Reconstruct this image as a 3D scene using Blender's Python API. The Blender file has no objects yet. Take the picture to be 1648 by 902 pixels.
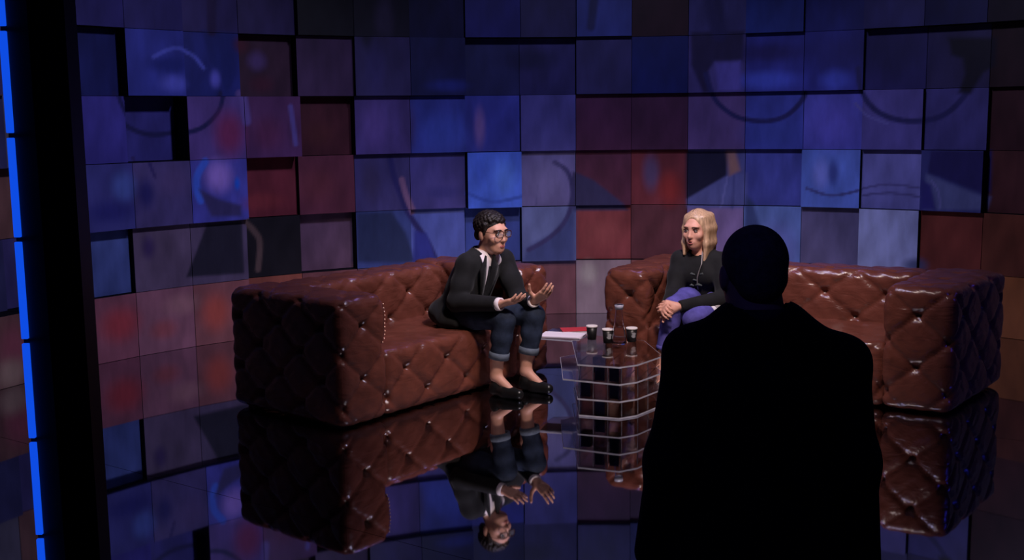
import bpy, bmesh, math, random
import numpy as np
from mathutils import Vector, Matrix

random.seed(7); np.random.seed(7)
scene = bpy.context.scene
COL = scene.collection
PI = math.pi

# ------------------------------------------------------------------ camera, world, lights, exposure
cam_data = bpy.data.cameras.new('camera'); cam = bpy.data.objects.new('camera', cam_data); COL.objects.link(cam)
cam_data.sensor_fit = 'HORIZONTAL'; cam_data.sensor_width = 36.0; cam_data.lens = 1846.0/1648.0*36.0
cam_data.clip_start = 0.05; cam_data.clip_end = 100
cam.matrix_world = Matrix.Translation((0, 0, 1.61)) @ Matrix.Rotation(math.radians(90-8.22), 4, 'X') @ Matrix.Rotation(-0.0115, 4, 'Z')
scene.camera = cam
scene.view_settings.view_transform = 'Standard'; scene.view_settings.look = 'None'
scene.view_settings.exposure = 0.0; scene.view_settings.gamma = 1.0; scene.view_settings.use_curve_mapping = False

world = bpy.data.worlds.new('world'); scene.world = world; world.use_nodes = True
world.node_tree.nodes['Background'].inputs[0].default_value = (0.10, 0.12, 1.0, 1)
world.node_tree.nodes['Background'].inputs[1].default_value = 0.006

def spot(name, loc, target, power, color, angle, blend=0.6, radius=0.12):
    d = bpy.data.lights.new(name, 'SPOT'); o = bpy.data.objects.new(name, d); COL.objects.link(o)
    d.energy = power; d.color = color; d.spot_size = math.radians(angle); d.spot_blend = blend; d.shadow_soft_size = radius
    o.location = loc; o.rotation_euler = (Vector(target)-Vector(loc)).to_track_quat('-Z', 'Y').to_euler()
    return o
# studio lamps hung from the grid: a warm key over the sofas, cool washes on the panel wall, a blue lamp at the right; then two added fills
spot('key_lamp', (0.95, 4.6, 3.5), (0.65, 6.9, 0.4), 470, (1.0, 0.80, 0.73), 62, 0.7, 0.22)
spot('wash_lamp', (1.5, 5.3, 4.3), (-2.6, 7.3, 0.1), 400, (0.64, 0.62, 1.0), 66, 1.0, 0.2)
spot('wash_lamp.001', (0.6, 5.2, 4.3), (0.55, 9.1, 0.1), 270, (0.62, 0.62, 1.0), 70, 1.0, 0.2)
spot('wash_lamp.002', (-0.2, 5.3, 4.3), (3.9, 7.7, 0.1), 340, (0.66, 0.62, 1.0), 62, 1.0, 0.2)
spot('side_lamp', (5.2, 4.6, 2.2), (2.6, 6.3, 0.3), 60, (0.05, 0.06, 1.0), 28, 0.8, 0.1)
spot('stander_fill', (-0.9, 0.6, 3.6), (0.55, 2.9, 0.9), 14, (0.10, 0.12, 1.0), 40, 0.9, 0.2)  # added blue fill without a known source, tints the standing figure
spot('spill_fill', (0.6, 8.3, 4.6), (0.7, 6.6, 0.5), 60, (0.40, 0.30, 1.0), 80, 0.8, 0.15)  # added overhead fill, stands in for the wall's violet spill on the sofas

# ------------------------------------------------------------------ helpers
def link(o, parent=None):
    COL.objects.link(o)
    if parent is not None: o.parent = parent
    return o
def mesh_obj(name, verts, faces, mat=None, parent=None, smooth=True):
    me = bpy.data.meshes.new(name)
    if isinstance(verts, np.ndarray): verts = verts.tolist()
    if isinstance(faces, np.ndarray): faces = faces.tolist()
    me.from_pydata(verts, [], faces); me.update()
    if smooth: me.polygons.foreach_set('use_smooth', [True]*len(me.polygons))
    if mat: me.materials.append(mat)
    return link(bpy.data.objects.new(name, me), parent)
def bm_obj(name, bm, mat=None, parent=None, smooth=False):
    me = bpy.data.meshes.new(name); bm.to_mesh(me); bm.free()
    if smooth: me.polygons.foreach_set('use_smooth', [True]*len(me.polygons))
    if mat: me.materials.append(mat)
    return link(bpy.data.objects.new(name, me), parent)
def tag(o, label=None, cat=None, group=None, kind=None):
    if label: o['label'] = label
    if cat: o['category'] = cat
    if group: o['group'] = group
    if kind: o['kind'] = kind
    return o
def empty(name, loc=(0, 0, 0), rz=0.0):
    o = bpy.data.objects.new(name, None); COL.objects.link(o); o.location = loc; o.rotation_euler = (0, 0, rz); o.empty_display_size = 0.1
    return o
def box_bm(bm, lo, hi, bev=0.0):
    r = bmesh.ops.create_cube(bm, size=1.0); c = [(a+b)/2 for a, b in zip(lo, hi)]; s = [b-a for a, b in zip(lo, hi)]
    for v in r['verts']: v.co = Vector((c[0]+v.co.x*s[0], c[1]+v.co.y*s[1], c[2]+v.co.z*s[2]))
    if bev > 0:
        es = list({e for v in r['verts'] for e in v.link_edges})
        bmesh.ops.bevel(bm, geom=es, offset=bev, segments=2, affect='EDGES', profile=0.5)
def box(name, lo, hi, mat, parent=None, bev=0.0, smooth=False):
    bm = bmesh.new(); box_bm(bm, lo, hi, bev); return bm_obj(name, bm, mat, parent, smooth)
def lathe(name, prof, mat, parent=None, seg=32, loc=(0, 0, 0), close=False):
    n = len(prof); vs = []; fs = []
    for i in range(seg):
        a = 2*PI*i/seg
        for r, z in prof: vs.append((loc[0]+r*math.cos(a), loc[1]+r*math.sin(a), loc[2]+z))
    for i in range(seg):
        j = (i+1) % seg
        for k in range(n-1): fs.append((i*n+k, j*n+k, j*n+k+1, i*n+k+1))
    return mesh_obj(name, vs, fs, mat, parent)
def tube(pts, rad, seg=8):
    """verts and faces of a tube along points; rad is a number or one per point"""
    pts = [np.array(p, float) for p in pts]; n = len(pts)
    rad = [rad]*n if np.isscalar(rad) else rad
    vs = []; fs = []; up = np.array([0.0, 0.0, 1.0])
    for i in range(n):
        t = pts[min(i+1, n-1)]-pts[max(i-1, 0)]; t /= np.linalg.norm(t)+1e-9
        s = np.cross(t, up)
        if np.linalg.norm(s) < 1e-3: s = np.cross(t, [1.0, 0, 0])
        s /= np.linalg.norm(s); w = np.cross(s, t)
        for k in range(seg):
            a = 2*PI*k/seg; vs.append(tuple(pts[i]+rad[i]*(math.cos(a)*s+math.sin(a)*w)))
    for i in range(n-1):
        for k in range(seg):
            l = (k+1) % seg; fs.append((i*seg+k, i*seg+l, (i+1)*seg+l, (i+1)*seg+k))
    fs.append(tuple(range(seg-1, -1, -1))); fs.append(tuple((n-1)*seg+k for k in range(seg)))
    return vs, fs
def join_vf(lst):
    V = []; Fc = []
    for vs, fs in lst:
        b = len(V); V += list(vs); Fc += [tuple(b+i for i in f) for f in fs]
    return V, Fc

# ------------------------------------------------------------------ materials
def lin(c): return tuple(((v/255.0)/12.92 if v/255.0 <= 0.04045 else ((v/255.0+0.055)/1.055)**2.4) for v in c)
def mat(name, color, rough=0.5, spec=0.5, metal=0.0, noise=0.0, nscale=8.0, bump=0.0, bscale=60.0, emit=None, estr=0.0, trans=0.0, ior=1.45, sheen=0.0, coat=0.0):
    m = bpy.data.materials.new(name); m.use_nodes = True; nt = m.node_tree; b = nt.nodes['Principled BSDF']
    b.inputs['Base Color'].default_value = (*color, 1); b.inputs['Roughness'].default_value = rough
    b.inputs['Specular IOR Level'].default_value = spec; b.inputs['Metallic'].default_value = metal
    b.inputs['Transmission Weight'].default_value = trans; b.inputs['IOR'].default_value = ior
    b.inputs['Sheen Weight'].default_value = sheen; b.inputs['Coat Weight'].default_value = coat
    if emit: b.inputs['Emission Color'].default_value = (*emit, 1); b.inputs['Emission Strength'].default_value = estr
    tc = nt.nodes.new('ShaderNodeTexCoord')
    if noise > 0:
        n = nt.nodes.new('ShaderNodeTexNoise'); n.inputs['Scale'].default_value = nscale; n.inputs['Detail'].default_value = 4
        nt.links.new(tc.outputs['Object'], n.inputs['Vector'])
        r = nt.nodes.new('ShaderNodeMapRange'); r.inputs[1].default_value = 0.3; r.inputs[2].default_value = 0.7; r.inputs[3].default_value = 1-noise; r.inputs[4].default_value = 1+noise
        nt.links.new(n.outputs['Fac'], r.inputs[0])
        mx = nt.nodes.new('ShaderNodeMix'); mx.data_type = 'RGBA'; mx.blend_type = 'MULTIPLY'; mx.inputs[0].default_value = 1
        mx.inputs[6].default_value = (*color, 1); nt.links.new(r.outputs[0], mx.inputs[7]); nt.links.new(mx.outputs[2], b.inputs['Base Color'])
    if bump > 0:
        n = nt.nodes.new('ShaderNodeTexNoise'); n.inputs['Scale'].default_value = bscale; n.inputs['Detail'].default_value = 3
        nt.links.new(tc.outputs['Object'], n.inputs['Vector'])
        bp = nt.nodes.new('ShaderNodeBump'); bp.inputs['Strength'].default_value = bump; bp.inputs['Distance'].default_value = 0.01
        nt.links.new(n.outputs['Fac'], bp.inputs['Height']); nt.links.new(bp.outputs[0], b.inputs['Normal'])
    return m

M = {}
M['floor'] = mat('black_mirror_floor', (0.46, 0.47, 0.53), 0.03, 0.5, metal=1.0, noise=0.05, nscale=2, bump=0.004, bscale=2.5)
M['under'] = mat('matt_black', (0.004, 0.004, 0.005), 0.9, 0.1, noise=0.2)
M['studio'] = mat('studio_floor_grey', (0.01, 0.01, 0.012), 0.5, 0.3, noise=0.3)
M['edge'] = mat('panel_backing', (0.006, 0.006, 0.01), 0.8, 0.15, noise=0.3)
M['leather'] = mat('brown_leather', (0.130, 0.039, 0.025), 0.27, 0.6, noise=0.22, nscale=9, bump=0.0)
M['piping'] = mat('brass_nail', (0.50, 0.32, 0.22), 0.4, 0.5, metal=1.0, noise=0.1)
M['button'] = mat('leather_button', (0.10, 0.026, 0.016), 0.4, 0.4, noise=0.2)
M['skin'] = mat('skin', (0.60, 0.31, 0.22), 0.5, 0.35, noise=0.06, nscale=30)
M['skinw'] = mat('skin_light', (0.66, 0.33, 0.24), 0.5, 0.35, noise=0.06, nscale=30)
M['lips'] = mat('lips', (0.36, 0.10, 0.09), 0.4, 0.4, noise=0.05)
M['mouth'] = mat('mouth_dark', (0.05, 0.012, 0.012), 0.5, 0.3, noise=0.05)
M['eye'] = mat('eye_white', (0.55, 0.5, 0.48), 0.2, 0.5, noise=0.03)
M['iris'] = mat('iris_dark', (0.03, 0.02, 0.015), 0.15, 0.5, noise=0.1)
M['hair'] = mat('dark_hair', (0.012, 0.008, 0.007), 0.5, 0.35, noise=0.4, nscale=60, bump=0.6, bscale=90)
M['blond'] = mat('blond_hair', (0.52, 0.33, 0.20), 0.42, 0.45, noise=0.25, nscale=40, bump=0.08, bscale=120)
M['short'] = mat('cropped_hair', (0.16, 0.12, 0.11), 0.7, 0.2, noise=0.25, nscale=60, bump=0.2, bscale=140)
M['blonddark'] = mat('brown_hair_roots', (0.13, 0.065, 0.04), 0.5, 0.4, noise=0.3, nscale=40, bump=0.4, bscale=80)
M['jacket'] = mat('black_wool', (0.010, 0.010, 0.011), 0.85, 0.2, noise=0.25, nscale=14, bump=0.12, bscale=25, sheen=0.05)
M['shirt'] = mat('white_cotton', (0.74, 0.66, 0.68), 0.8, 0.2, noise=0.06, nscale=20, bump=0.15, bscale=30)
M['denim'] = mat('blue_denim', (0.020, 0.028, 0.050), 0.85, 0.15, noise=0.4, nscale=16, bump=0.25, bscale=40)
M['denimlight'] = mat('denim_reverse', (0.10, 0.12, 0.15), 0.85, 0.15, noise=0.25, nscale=25, bump=0.2, bscale=60)
M['purple'] = mat('violet_denim', (0.085, 0.075, 0.30), 0.8, 0.2, noise=0.3, nscale=14, bump=0.25, bscale=35)
M['shoe'] = mat('black_shoe', (0.008, 0.008, 0.008), 0.3, 0.5, noise=0.2)
M['shoegrey'] = mat('grey_shoe', (0.30, 0.27, 0.26), 0.6, 0.3, noise=0.2)
M['sock'] = mat('white_sock', (0.7, 0.66, 0.7), 0.9, 0.1, noise=0.1)
M['print'] = mat('grey_shirt_print', (0.07, 0.08, 0.08), 0.8, 0.2, noise=0.3, nscale=50)
M['frame'] = mat('brown_acetate', (0.06, 0.02, 0.012), 0.25, 0.5, noise=0.2)
M['glass'] = mat('clear_glass', (0.90, 0.90, 0.94), 0.03, 0.5, trans=1.0, ior=1.45, noise=0.03)
M['lens'] = mat('lens_glass', (0.97, 0.97, 0.97), 0.0, 0.5, trans=1.0, ior=1.05, noise=0.01)
M['spectacle'] = mat('spectacle_lens', (0.9, 0.9, 0.9), 0.02, 0.5, noise=0.01); M['spectacle'].node_tree.nodes['Principled BSDF'].inputs['Alpha'].default_value = 0.06
M['vedge'] = mat('dim_glass_edge', (0.13, 0.12, 0.15), 0.25, 0.6, noise=0.15, nscale=20)  # darker copy of the edge tone, as uprights catch less light
M['gedge'] = mat('bright_glass_edge', (0.42, 0.42, 0.52), 0.25, 0.6, noise=0.15, nscale=20)  # pale tone stands in for light caught by glass edges
M['dblock'] = mat('dark_glass_block', (0.006, 0.006, 0.02), 0.08, 0.5, noise=0.2)
M['paper'] = mat('white_paper', (0.78, 0.70, 0.76), 0.8, 0.2, noise=0.03)
M['red'] = mat('red_cover', (0.52, 0.04, 0.05), 0.5, 0.4, noise=0.08)
M['cup'] = mat('black_card', (0.010, 0.009, 0.010), 0.4, 0.4, noise=0.2)
M['cupwhite'] = mat('white_card', (0.74, 0.68, 0.66), 0.6, 0.3, noise=0.04)
M['cuplogo'] = mat('grey_print', (0.38, 0.38, 0.40), 0.6, 0.3, noise=0.1)
M['pillar'] = mat('black_pillar', (0.010, 0.009, 0.012), 0.45, 0.3, noise=0.25)
M['led'] = mat('blue_led', (0.01, 0.03, 0.2), 0.4, 0.3, emit=lin((14, 76, 226)), estr=1.0, noise=0.05)
M['metal'] = mat('dark_metal', (0.02, 0.02, 0.025), 0.35, 0.5, metal=0.6, noise=0.15)

# blond hair: streaks down the lengths carry its shading as colour
_nt = M['blond'].node_tree; _n = [n for n in _nt.nodes if n.type == 'TEX_NOISE'][0]; _m = _nt.nodes.new('ShaderNodeMapping'); _m.inputs['Scale'].default_value = (4, 4, 0.25)
_nt.links.new([n for n in _nt.nodes if n.type == 'TEX_COORD'][0].outputs['Object'], _m.inputs[0]); _nt.links.new(_m.outputs[0], _n.inputs['Vector'])
_r = [n for n in _nt.nodes if n.type == 'MAP_RANGE'][0]; _r.inputs[3].default_value = 0.55; _r.inputs[4].default_value = 1.25

# leather: wrinkles as stretched relief
def leather_relief(m):
    nt = m.node_tree; b = nt.nodes['Principled BSDF']; tc = nt.nodes.new('ShaderNodeTexCoord')
    mp = nt.nodes.new('ShaderNodeMapping'); mp.inputs['Scale'].default_value = (5, 5, 10); nt.links.new(tc.outputs['Object'], mp.inputs[0])
    n1 = nt.nodes.new('ShaderNodeTexNoise'); n1.inputs['Scale'].default_value = 1.3; n1.inputs['Detail'].default_value = 3; n1.inputs['Distortion'].default_value = 1.2
    nt.links.new(mp.outputs[0], n1.inputs['Vector'])
    n2 = nt.nodes.new('ShaderNodeTexNoise'); n2.inputs['Scale'].default_value = 120; nt.links.new(tc.outputs['Object'], n2.inputs['Vector'])
    ad = nt.nodes.new('ShaderNodeMath'); ad.operation = 'MULTIPLY_ADD'; ad.inputs[1].default_value = 0.06
    nt.links.new(n2.outputs['Fac'], ad.inputs[0]); nt.links.new(n1.outputs['Fac'], ad.inputs[2])
    bp = nt.nodes.new('ShaderNodeBump'); bp.inputs['Strength'].default_value = 0.42; bp.inputs['Distance'].default_value = 0.02
    nt.links.new(ad.outputs[0], bp.inputs['Height']); nt.links.new(bp.outputs[0], b.inputs['Normal'])
leather_relief(M['leather'])

# printed panels: the picture is a colour attribute, brush relief and gloss come from nodes
def panel_material():
    m = bpy.data.materials.new('printed_panel'); m.use_nodes = True; nt = m.node_tree; b = nt.nodes['Principled BSDF']
    at = nt.nodes.new('ShaderNodeVertexColor'); at.layer_name = 'picture'
    tc = nt.nodes.new('ShaderNodeTexCoord'); n = nt.nodes.new('ShaderNodeTexNoise'); n.inputs['Scale'].default_value = 9; n.inputs['Detail'].default_value = 5
    mp = nt.nodes.new('ShaderNodeMapping'); mp.inputs['Scale'].default_value = (1.6, 1.6, 0.55); nt.links.new(tc.outputs['Object'], mp.inputs[0]); nt.links.new(mp.outputs[0], n.inputs['Vector'])
    r = nt.nodes.new('ShaderNodeMapRange'); r.inputs[1].default_value = 0.3; r.inputs[2].default_value = 0.7; r.inputs[3].default_value = 0.86; r.inputs[4].default_value = 1.14
    nt.links.new(n.outputs['Fac'], r.inputs[0])
    mx = nt.nodes.new('ShaderNodeMix'); mx.data_type = 'RGBA'; mx.blend_type = 'MULTIPLY'; mx.inputs[0].default_value = 1
    nt.links.new(at.outputs[0], mx.inputs[6]); nt.links.new(r.outputs[0], mx.inputs[7]); nt.links.new(mx.outputs[2], b.inputs['Base Color'])
    b.inputs['Roughness'].default_value = 0.45; b.inputs['Specular IOR Level'].default_value = 0.2
    return m
M['panel'] = panel_material()

# ------------------------------------------------------------------ the setting: panel wall
WX, WY, WR, TS, WPH = 0.573, 5.058, 4.11, 0.44, -0.01315
NROW = 7
COLS = 'ABCDEFGHIJKLMNOPQ'            # columns -9 .. 7
DEPTH = {   # how far each panel stands proud, in steps; rows counted from the floor
 5: '44334434453343444', 4: '24313442243333222', 3: '30441332332222321',
 2: '44412224221113231', 1: '23320211311222322', 0: '33322222222222222', 6: '23142312431243212'}
TONE = {  # print colours sampled as lit; dimness of the upper rows stays in them
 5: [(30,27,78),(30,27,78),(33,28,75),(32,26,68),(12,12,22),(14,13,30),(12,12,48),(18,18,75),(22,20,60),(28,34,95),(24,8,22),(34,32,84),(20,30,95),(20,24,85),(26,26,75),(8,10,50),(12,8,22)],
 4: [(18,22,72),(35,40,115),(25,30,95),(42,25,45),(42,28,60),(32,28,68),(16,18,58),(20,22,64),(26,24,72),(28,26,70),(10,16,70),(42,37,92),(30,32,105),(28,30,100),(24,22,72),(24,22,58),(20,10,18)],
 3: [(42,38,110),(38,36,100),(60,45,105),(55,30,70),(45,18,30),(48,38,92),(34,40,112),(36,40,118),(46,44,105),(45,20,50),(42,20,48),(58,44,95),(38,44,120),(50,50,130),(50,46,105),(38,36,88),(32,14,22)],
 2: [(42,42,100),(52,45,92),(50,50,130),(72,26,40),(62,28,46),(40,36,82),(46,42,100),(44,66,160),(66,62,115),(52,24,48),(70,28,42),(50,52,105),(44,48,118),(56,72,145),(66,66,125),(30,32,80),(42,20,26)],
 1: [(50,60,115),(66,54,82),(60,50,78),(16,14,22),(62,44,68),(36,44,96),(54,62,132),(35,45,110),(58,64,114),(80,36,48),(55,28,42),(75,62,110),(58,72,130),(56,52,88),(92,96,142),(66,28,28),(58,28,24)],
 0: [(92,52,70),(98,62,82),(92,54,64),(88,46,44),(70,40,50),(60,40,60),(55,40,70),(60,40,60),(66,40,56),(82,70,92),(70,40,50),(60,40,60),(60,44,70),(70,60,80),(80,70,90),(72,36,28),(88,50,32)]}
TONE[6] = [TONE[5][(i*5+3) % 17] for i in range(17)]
EXTRA = [(60,50,70),(40,36,80),(70,46,50),(50,44,60),(34,34,70),(80,56,60),(60,56,76)]
LIGHT = (0.34, 0.33, 0.46)      # colour cast of the lamps, taken out of the sampled print colours
SHAPES = [
    ('B', (18, 18, 58), 0.8, [(5.39, 4.6), (0.79, 0.42)]),
    ('B', (24, 22, 78), 1.0, [(3.42, 4.67), (0.63, 0.17)]),
    ('B', (44, 54, 150), 1.0, [(3.38, 4.19), (0.52, 0.17)]),
    ('B', (24, 24, 80), 0.7, [(4.52, 4.63), (0.42, 0.31)]),
    ('B', (42, 50, 140), 1.0, [(4.54, 4.17), (0.26, 0.18)]),
    ('B', (36, 44, 115), 0.7, [(3.45, 3.28), (0.47, 0.26)]),
    ('B', (58, 54, 140), 0.7, [(4.5, 3.43), (0.37, 0.42)]),
    ('P', (22, 18, 55), 0.04, [(2.04, 5.06), (2.97, 5.05), (2.95, 4.54), (2.46, 4.55), (2.35, 4.37), (2.44, 3.99), (2.27, 3.99), (2.05, 4.49)]),
    ('P', (58, 52, 130), 0.05, [(2.48, 4.51), (2.91, 4.54), (2.92, 4.03), (2.53, 4.03)]),
    ('S', (22, 22, 70), 0.077, [(2.31, 4.32), (2.44, 3.94), (2.63, 3.72), (2.91, 3.55), (3.34, 3.49), (3.68, 3.57), (3.92, 3.78), (4.02, 3.97)]),
    ('S', (22, 22, 66), 0.084, [(4.92, 4.36), (4.99, 3.95), (5.24, 3.65), (5.59, 3.5), (5.99, 3.48), (6.34, 3.59), (6.62, 3.87), (6.75, 4.16)]),
    ('P', (8, 8, 24), 0.05, [(6.33, 4.81), (7.08, 4.77), (7.08, 4.34), (6.9, 4.22), (6.72, 3.91), (6.52, 3.92), (6.62, 4.23), (6.57, 4.46), (6.39, 4.53)]),
    ('S', (60, 58, 120), 0.031, [(4.86, 3.79), (5.07, 3.58), (5.44, 3.43)]),
    ('B', (84, 90, 165), 0.7, [(4.34, 2.58), (0.15, 0.27)]),
    ('B', (36, 44, 105), 0.9, [(4.55, 2.6), (0.09, 0.24)]),
    ('S', (42, 44, 95), 0.042, [(4.09, 2.33), (4.43, 2.22), (4.7, 2.23), (5.0, 2.31)]),
    ('S', (48, 46, 95), 0.031, [(5.04, 2.34), (5.47, 2.42), (5.98, 2.36)]),
    ('S', (46, 44, 92), 0.031, [(5.04, 2.22), (5.48, 2.27), (5.99, 2.22)]),
    ('B', (70, 66, 140), 0.4, [(3.6, 1.25), (0.34, 0.46)]),
    ('P', (20, 18, 62), 0.03, [(6.16, 2.99), (7.05, 3.0), (7.06, 2.31), (6.12, 2.63)]),
    ('P', (50, 54, 98), 0.04, [(6.09, 2.61), (7.07, 2.25), (7.02, 2.05), (6.06, 2.01)]),
    ('P', (26, 24, 80), 0.04, [(6.0, 2.52), (6.18, 2.43), (6.28, 2.02), (6.02, 2.01)]),
    ('S', (62, 62, 115), 0.03, [(6.18, 2.51), (6.31, 2.31), (6.34, 2.05)]),
    ('P', (55, 58, 115), 0.04, [(1.99, 2.1), (2.68, 2.53), (3.03, 2.57), (3.04, 1.96), (2.0, 1.95)]),
    ('P', (16, 16, 42), 0.03, [(1.97, 2.97), (2.7, 2.96), (2.68, 2.53), (1.98, 2.1)]),
    ('P', (96, 70, 80), 0.05, [(2.68, 2.97), (2.83, 2.97), (2.92, 2.62), (2.73, 2.52)]),
    ('S', (68, 70, 130), 0.033, [(2.7, 2.51), (2.6, 1.96)]),
    ('S', (45, 48, 100), 0.044, [(2.81, 2.51), (2.8, 1.96)]),
    ('P', (34, 42, 85), 0.05, [(3.02, 2.18), (3.17, 2.02), (3.33, 1.52), (3.27, 1.24), (3.0, 1.24)]),
    ('B', (58, 48, 90), 0.9, [(1.35, 2.59), (0.15, 0.33)]),
    ('B', (92, 28, 34), 0.9, [(1.69, 2.29), (0.2, 0.31)]),
    ('B', (88, 44, 54), 0.5, [(0.49, 1.5), (0.34, 0.25)]),
    ('P', (32, 30, 66), 0.03, [(-0.05, 2.63), (0.32, 2.46), (0.86, 2.03), (0.96, 1.9), (-0.06, 1.9)]),
    ('P', (36, 42, 90), 0.08, [(-0.01, 1.96), (-0.02, 0.95), (-1.02, 0.97), (-0.93, 1.24), (-0.42, 1.51)]),
    ('S', (34, 32, 75), 0.077, [(-0.38, 2.79), (-0.17, 2.65), (-0.07, 2.41), (-0.07, 2.07), (-0.22, 1.7), (-0.51, 1.42), (-0.88, 1.21)]),
    ('B', (78, 74, 128), 0.6, [(-0.53, 2.48), (0.31, 0.39)]),
    ('S', (58, 56, 105), 0.022, [(-0.7, 2.37), (-0.71, 2.03)]),
    ('B', (60, 46, 108), 1.0, [(-3.67, 3.47), (0.25, 0.4)]),
    ('B', (38, 30, 72), 0.8, [(-3.05, 3.46), (0.15, 0.44)]),
    ('B', (42, 54, 140), 0.8, [(-2.38, 3.34), (0.44, 0.35)]),
    ('B', (80, 62, 125), 1.0, [(-1.73, 3.44), (0.1, 0.35)]),
    ('B', (30, 34, 100), 0.8, [(-1.93, 3.61), (0.09, 0.31)]),
    ('B', (14, 14, 50), 0.9, [(-0.85, 4.63), (0.53, 0.2)]),
    ('B', (16, 16, 54), 0.8, [(-2.52, 4.64), (0.47, 0.23)]),
    ('B', (24, 30, 100), 0.8, [(-2.31, 4.17), (0.38, 0.11)]),
    ('B', (34, 30, 80), 0.7, [(-3.64, 4.47), (0.17, 0.42)]),
    ('B', (14, 14, 30), 0.8, [(-3.78, 5.1), (0.13, 0.31)]),
    ('B', (40, 34, 70), 0.5, [(-3.45, 5.32), (0.18, 0.4)]),
    ('S', (26, 24, 72), 0.099, [(-3.35, 2.92), (-3.29, 2.59), (-3.16, 2.23), (-3.03, 1.93), (-2.7, 1.41), (-2.53, 1.01)]),
    ('S', (80, 58, 96), 0.094, [(-3.15, 2.54), (-3.08, 2.26), (-2.96, 1.96)]),
    ('P', (24, 30, 64), 0.05, [(-3.98, 1.99), (-3.35, 1.99), (-3.1, 1.6), (-2.92, 1.04), (-4.01, 1.11)]),
    ('P', (30, 34, 105), 0.04, [(-2.93, 1.62), (-2.7, 1.55), (-2.53, 1.02), (-2.96, 1.05)]),
    ('B', (36, 30, 60), 0.7, [(-3.72, 2.55), (0.18, 0.4)]),
    ('S', (34, 52, 135), 0.055, [(-1.98, 2.26), (-1.55, 2.11), (-1.01, 2.19)]),
    ('B', (34, 52, 140), 0.5, [(-1.77, 2.67), (0.13, 0.28)]),
    ('B', (56, 84, 185), 0.6, [(-1.32, 2.55), (0.2, 0.33)]),
    ('B', (30, 30, 90), 0.5, [(-2.4, 2.29), (0.33, 0.11)]),
    ('B', (22, 28, 92), 1.0, [(-7.27, 4.48), (0.38, 0.13)]),
    ('S', (54, 60, 145), 0.057, [(-7.54, 4.59), (-7.18, 4.73), (-6.83, 4.65), (-6.63, 4.44)]),
    ('B', (60, 64, 155), 1.0, [(-7.21, 4.19), (0.25, 0.13)]),
    ('P', (20, 26, 85), 0.05, [(-6.63, 5.02), (-6.05, 5.0), (-6.05, 4.35), (-6.24, 4.05), (-6.39, 4.35), (-6.52, 4.59)]),
    ('B', (66, 66, 160), 1.0, [(-6.44, 4.27), (0.09, 0.14)]),
    ('S', (22, 22, 66), 0.07, [(-6.36, 4.05), (-6.45, 3.78), (-6.68, 3.56), (-6.95, 3.45), (-7.44, 3.41), (-7.85, 3.58), (-8.04, 3.86), (-8.1, 4.04)]),
    ('B', (84, 32, 74), 1.0, [(-6.29, 3.41), (0.28, 0.36)]),
    ('S', (68, 54, 118), 0.13, [(-6.02, 4.03), (-5.97, 3.6)]),
    ('B', (52, 20, 38), 1.0, [(-5.9, 4.83), (0.18, 0.14)]),
    ('B', (58, 42, 92), 1.0, [(-5.61, 4.58), (0.16, 0.16)]),
    ('B', (50, 22, 42), 1.0, [(-5.54, 4.2), (0.21, 0.15)]),
    ('B', (60, 26, 58), 0.8, [(-5.61, 3.39), (0.29, 0.29)]),
    ('S', (60, 50, 112), 0.08, [(-5.18, 3.83), (-5.11, 3.21)]),
    ('B', (50, 22, 28), 0.6, [(-4.56, 3.37), (0.26, 0.21)]),
    ('B', (76, 34, 44), 0.4, [(-4.7, 2.48), (0.37, 0.31)]),
    ('B', (92, 34, 44), 0.6, [(-5.66, 2.26), (0.42, 0.15)]),
    ('B', (52, 64, 130), 1.0, [(-8.17, 2.65), (0.21, 0.23)]),
    ('B', (28, 26, 80), 1.0, [(-7.8, 2.52), (0.15, 0.23)]),
    ('B', (26, 26, 88), 0.8, [(-8.43, 2.29), (0.43, 0.17)]),
    ('S', (34, 28, 78), 0.047, [(-7.74, 3.06), (-7.63, 2.77)]),
    ('B', (66, 52, 100), 0.5, [(-7.32, 2.7), (0.3, 0.25)]),
    ('B', (112, 88, 168), 0.9, [(-6.51, 2.73), (0.24, 0.26)]),
    ('S', (44, 70, 210), 0.11, [(-6.74, 2.97), (-6.89, 2.76), (-6.91, 2.53), (-6.85, 2.36)]),  # blue glint of the light strip, painted onto this panel
    ('B', (20, 64, 215), 1.0, [(-6.19, 2.6), (0.05, 0.11)]),  # small bright glint on the same panel, also painted
    ('P', (40, 36, 80), 0.04, [(-6.88, 2.55), (-6.53, 2.36), (-6.13, 2.24), (-6.14, 2.06), (-6.68, 2.09)]),
    ('P', (26, 24, 40), 0.03, [(-7.11, 1.14), (-6.71, 1.97), (-6.08, 1.99), (-6.08, 1.1)]),
    ('B', (44, 32, 72), 1.0, [(-7.75, 1.68), (0.12, 0.18)]),
    ('S', (60, 46, 52), 0.09, [(-6.01, 1.97), (-5.82, 1.77), (-5.74, 1.57), (-5.79, 1.13)]),
    ('B', (118, 44, 56), 1.0, [(-8.31, 0.55), (0.34, 0.27)]),
    ('B', (112, 48, 52), 0.6, [(-7.55, 0.36), (0.24, 0.16)]),
    ('B', (124, 54, 52), 0.9, [(-6.63, 0.52), (0.26, 0.32)]),
    ('B', (120, 84, 96), 0.6, [(-7.22, 0.72), (0.32, 0.17)]),
    ('B', (104, 98, 116), 0.8, [(0.23, 0.76), (0.16, 0.21)]),
    ('B', (40, 44, 80), 0.9, [(5.95, 1.07), (0.19, 0.13)]),
    ('S', (18, 20, 60), 0.143, [(0.32, 5.65), (0.26, 5.17)]),
    ('S', (22, 20, 66), 0.273, [(2.42, 5.6), (2.54, 5.04)]),
    ('S', (26, 18, 56), 0.152, [(-6.44, 5.51), (-6.46, 5.03)]),
    ('B', (64, 50, 75), 0.4, [(-3.3, 0.55), (0.33, 0.33)]),
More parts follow.
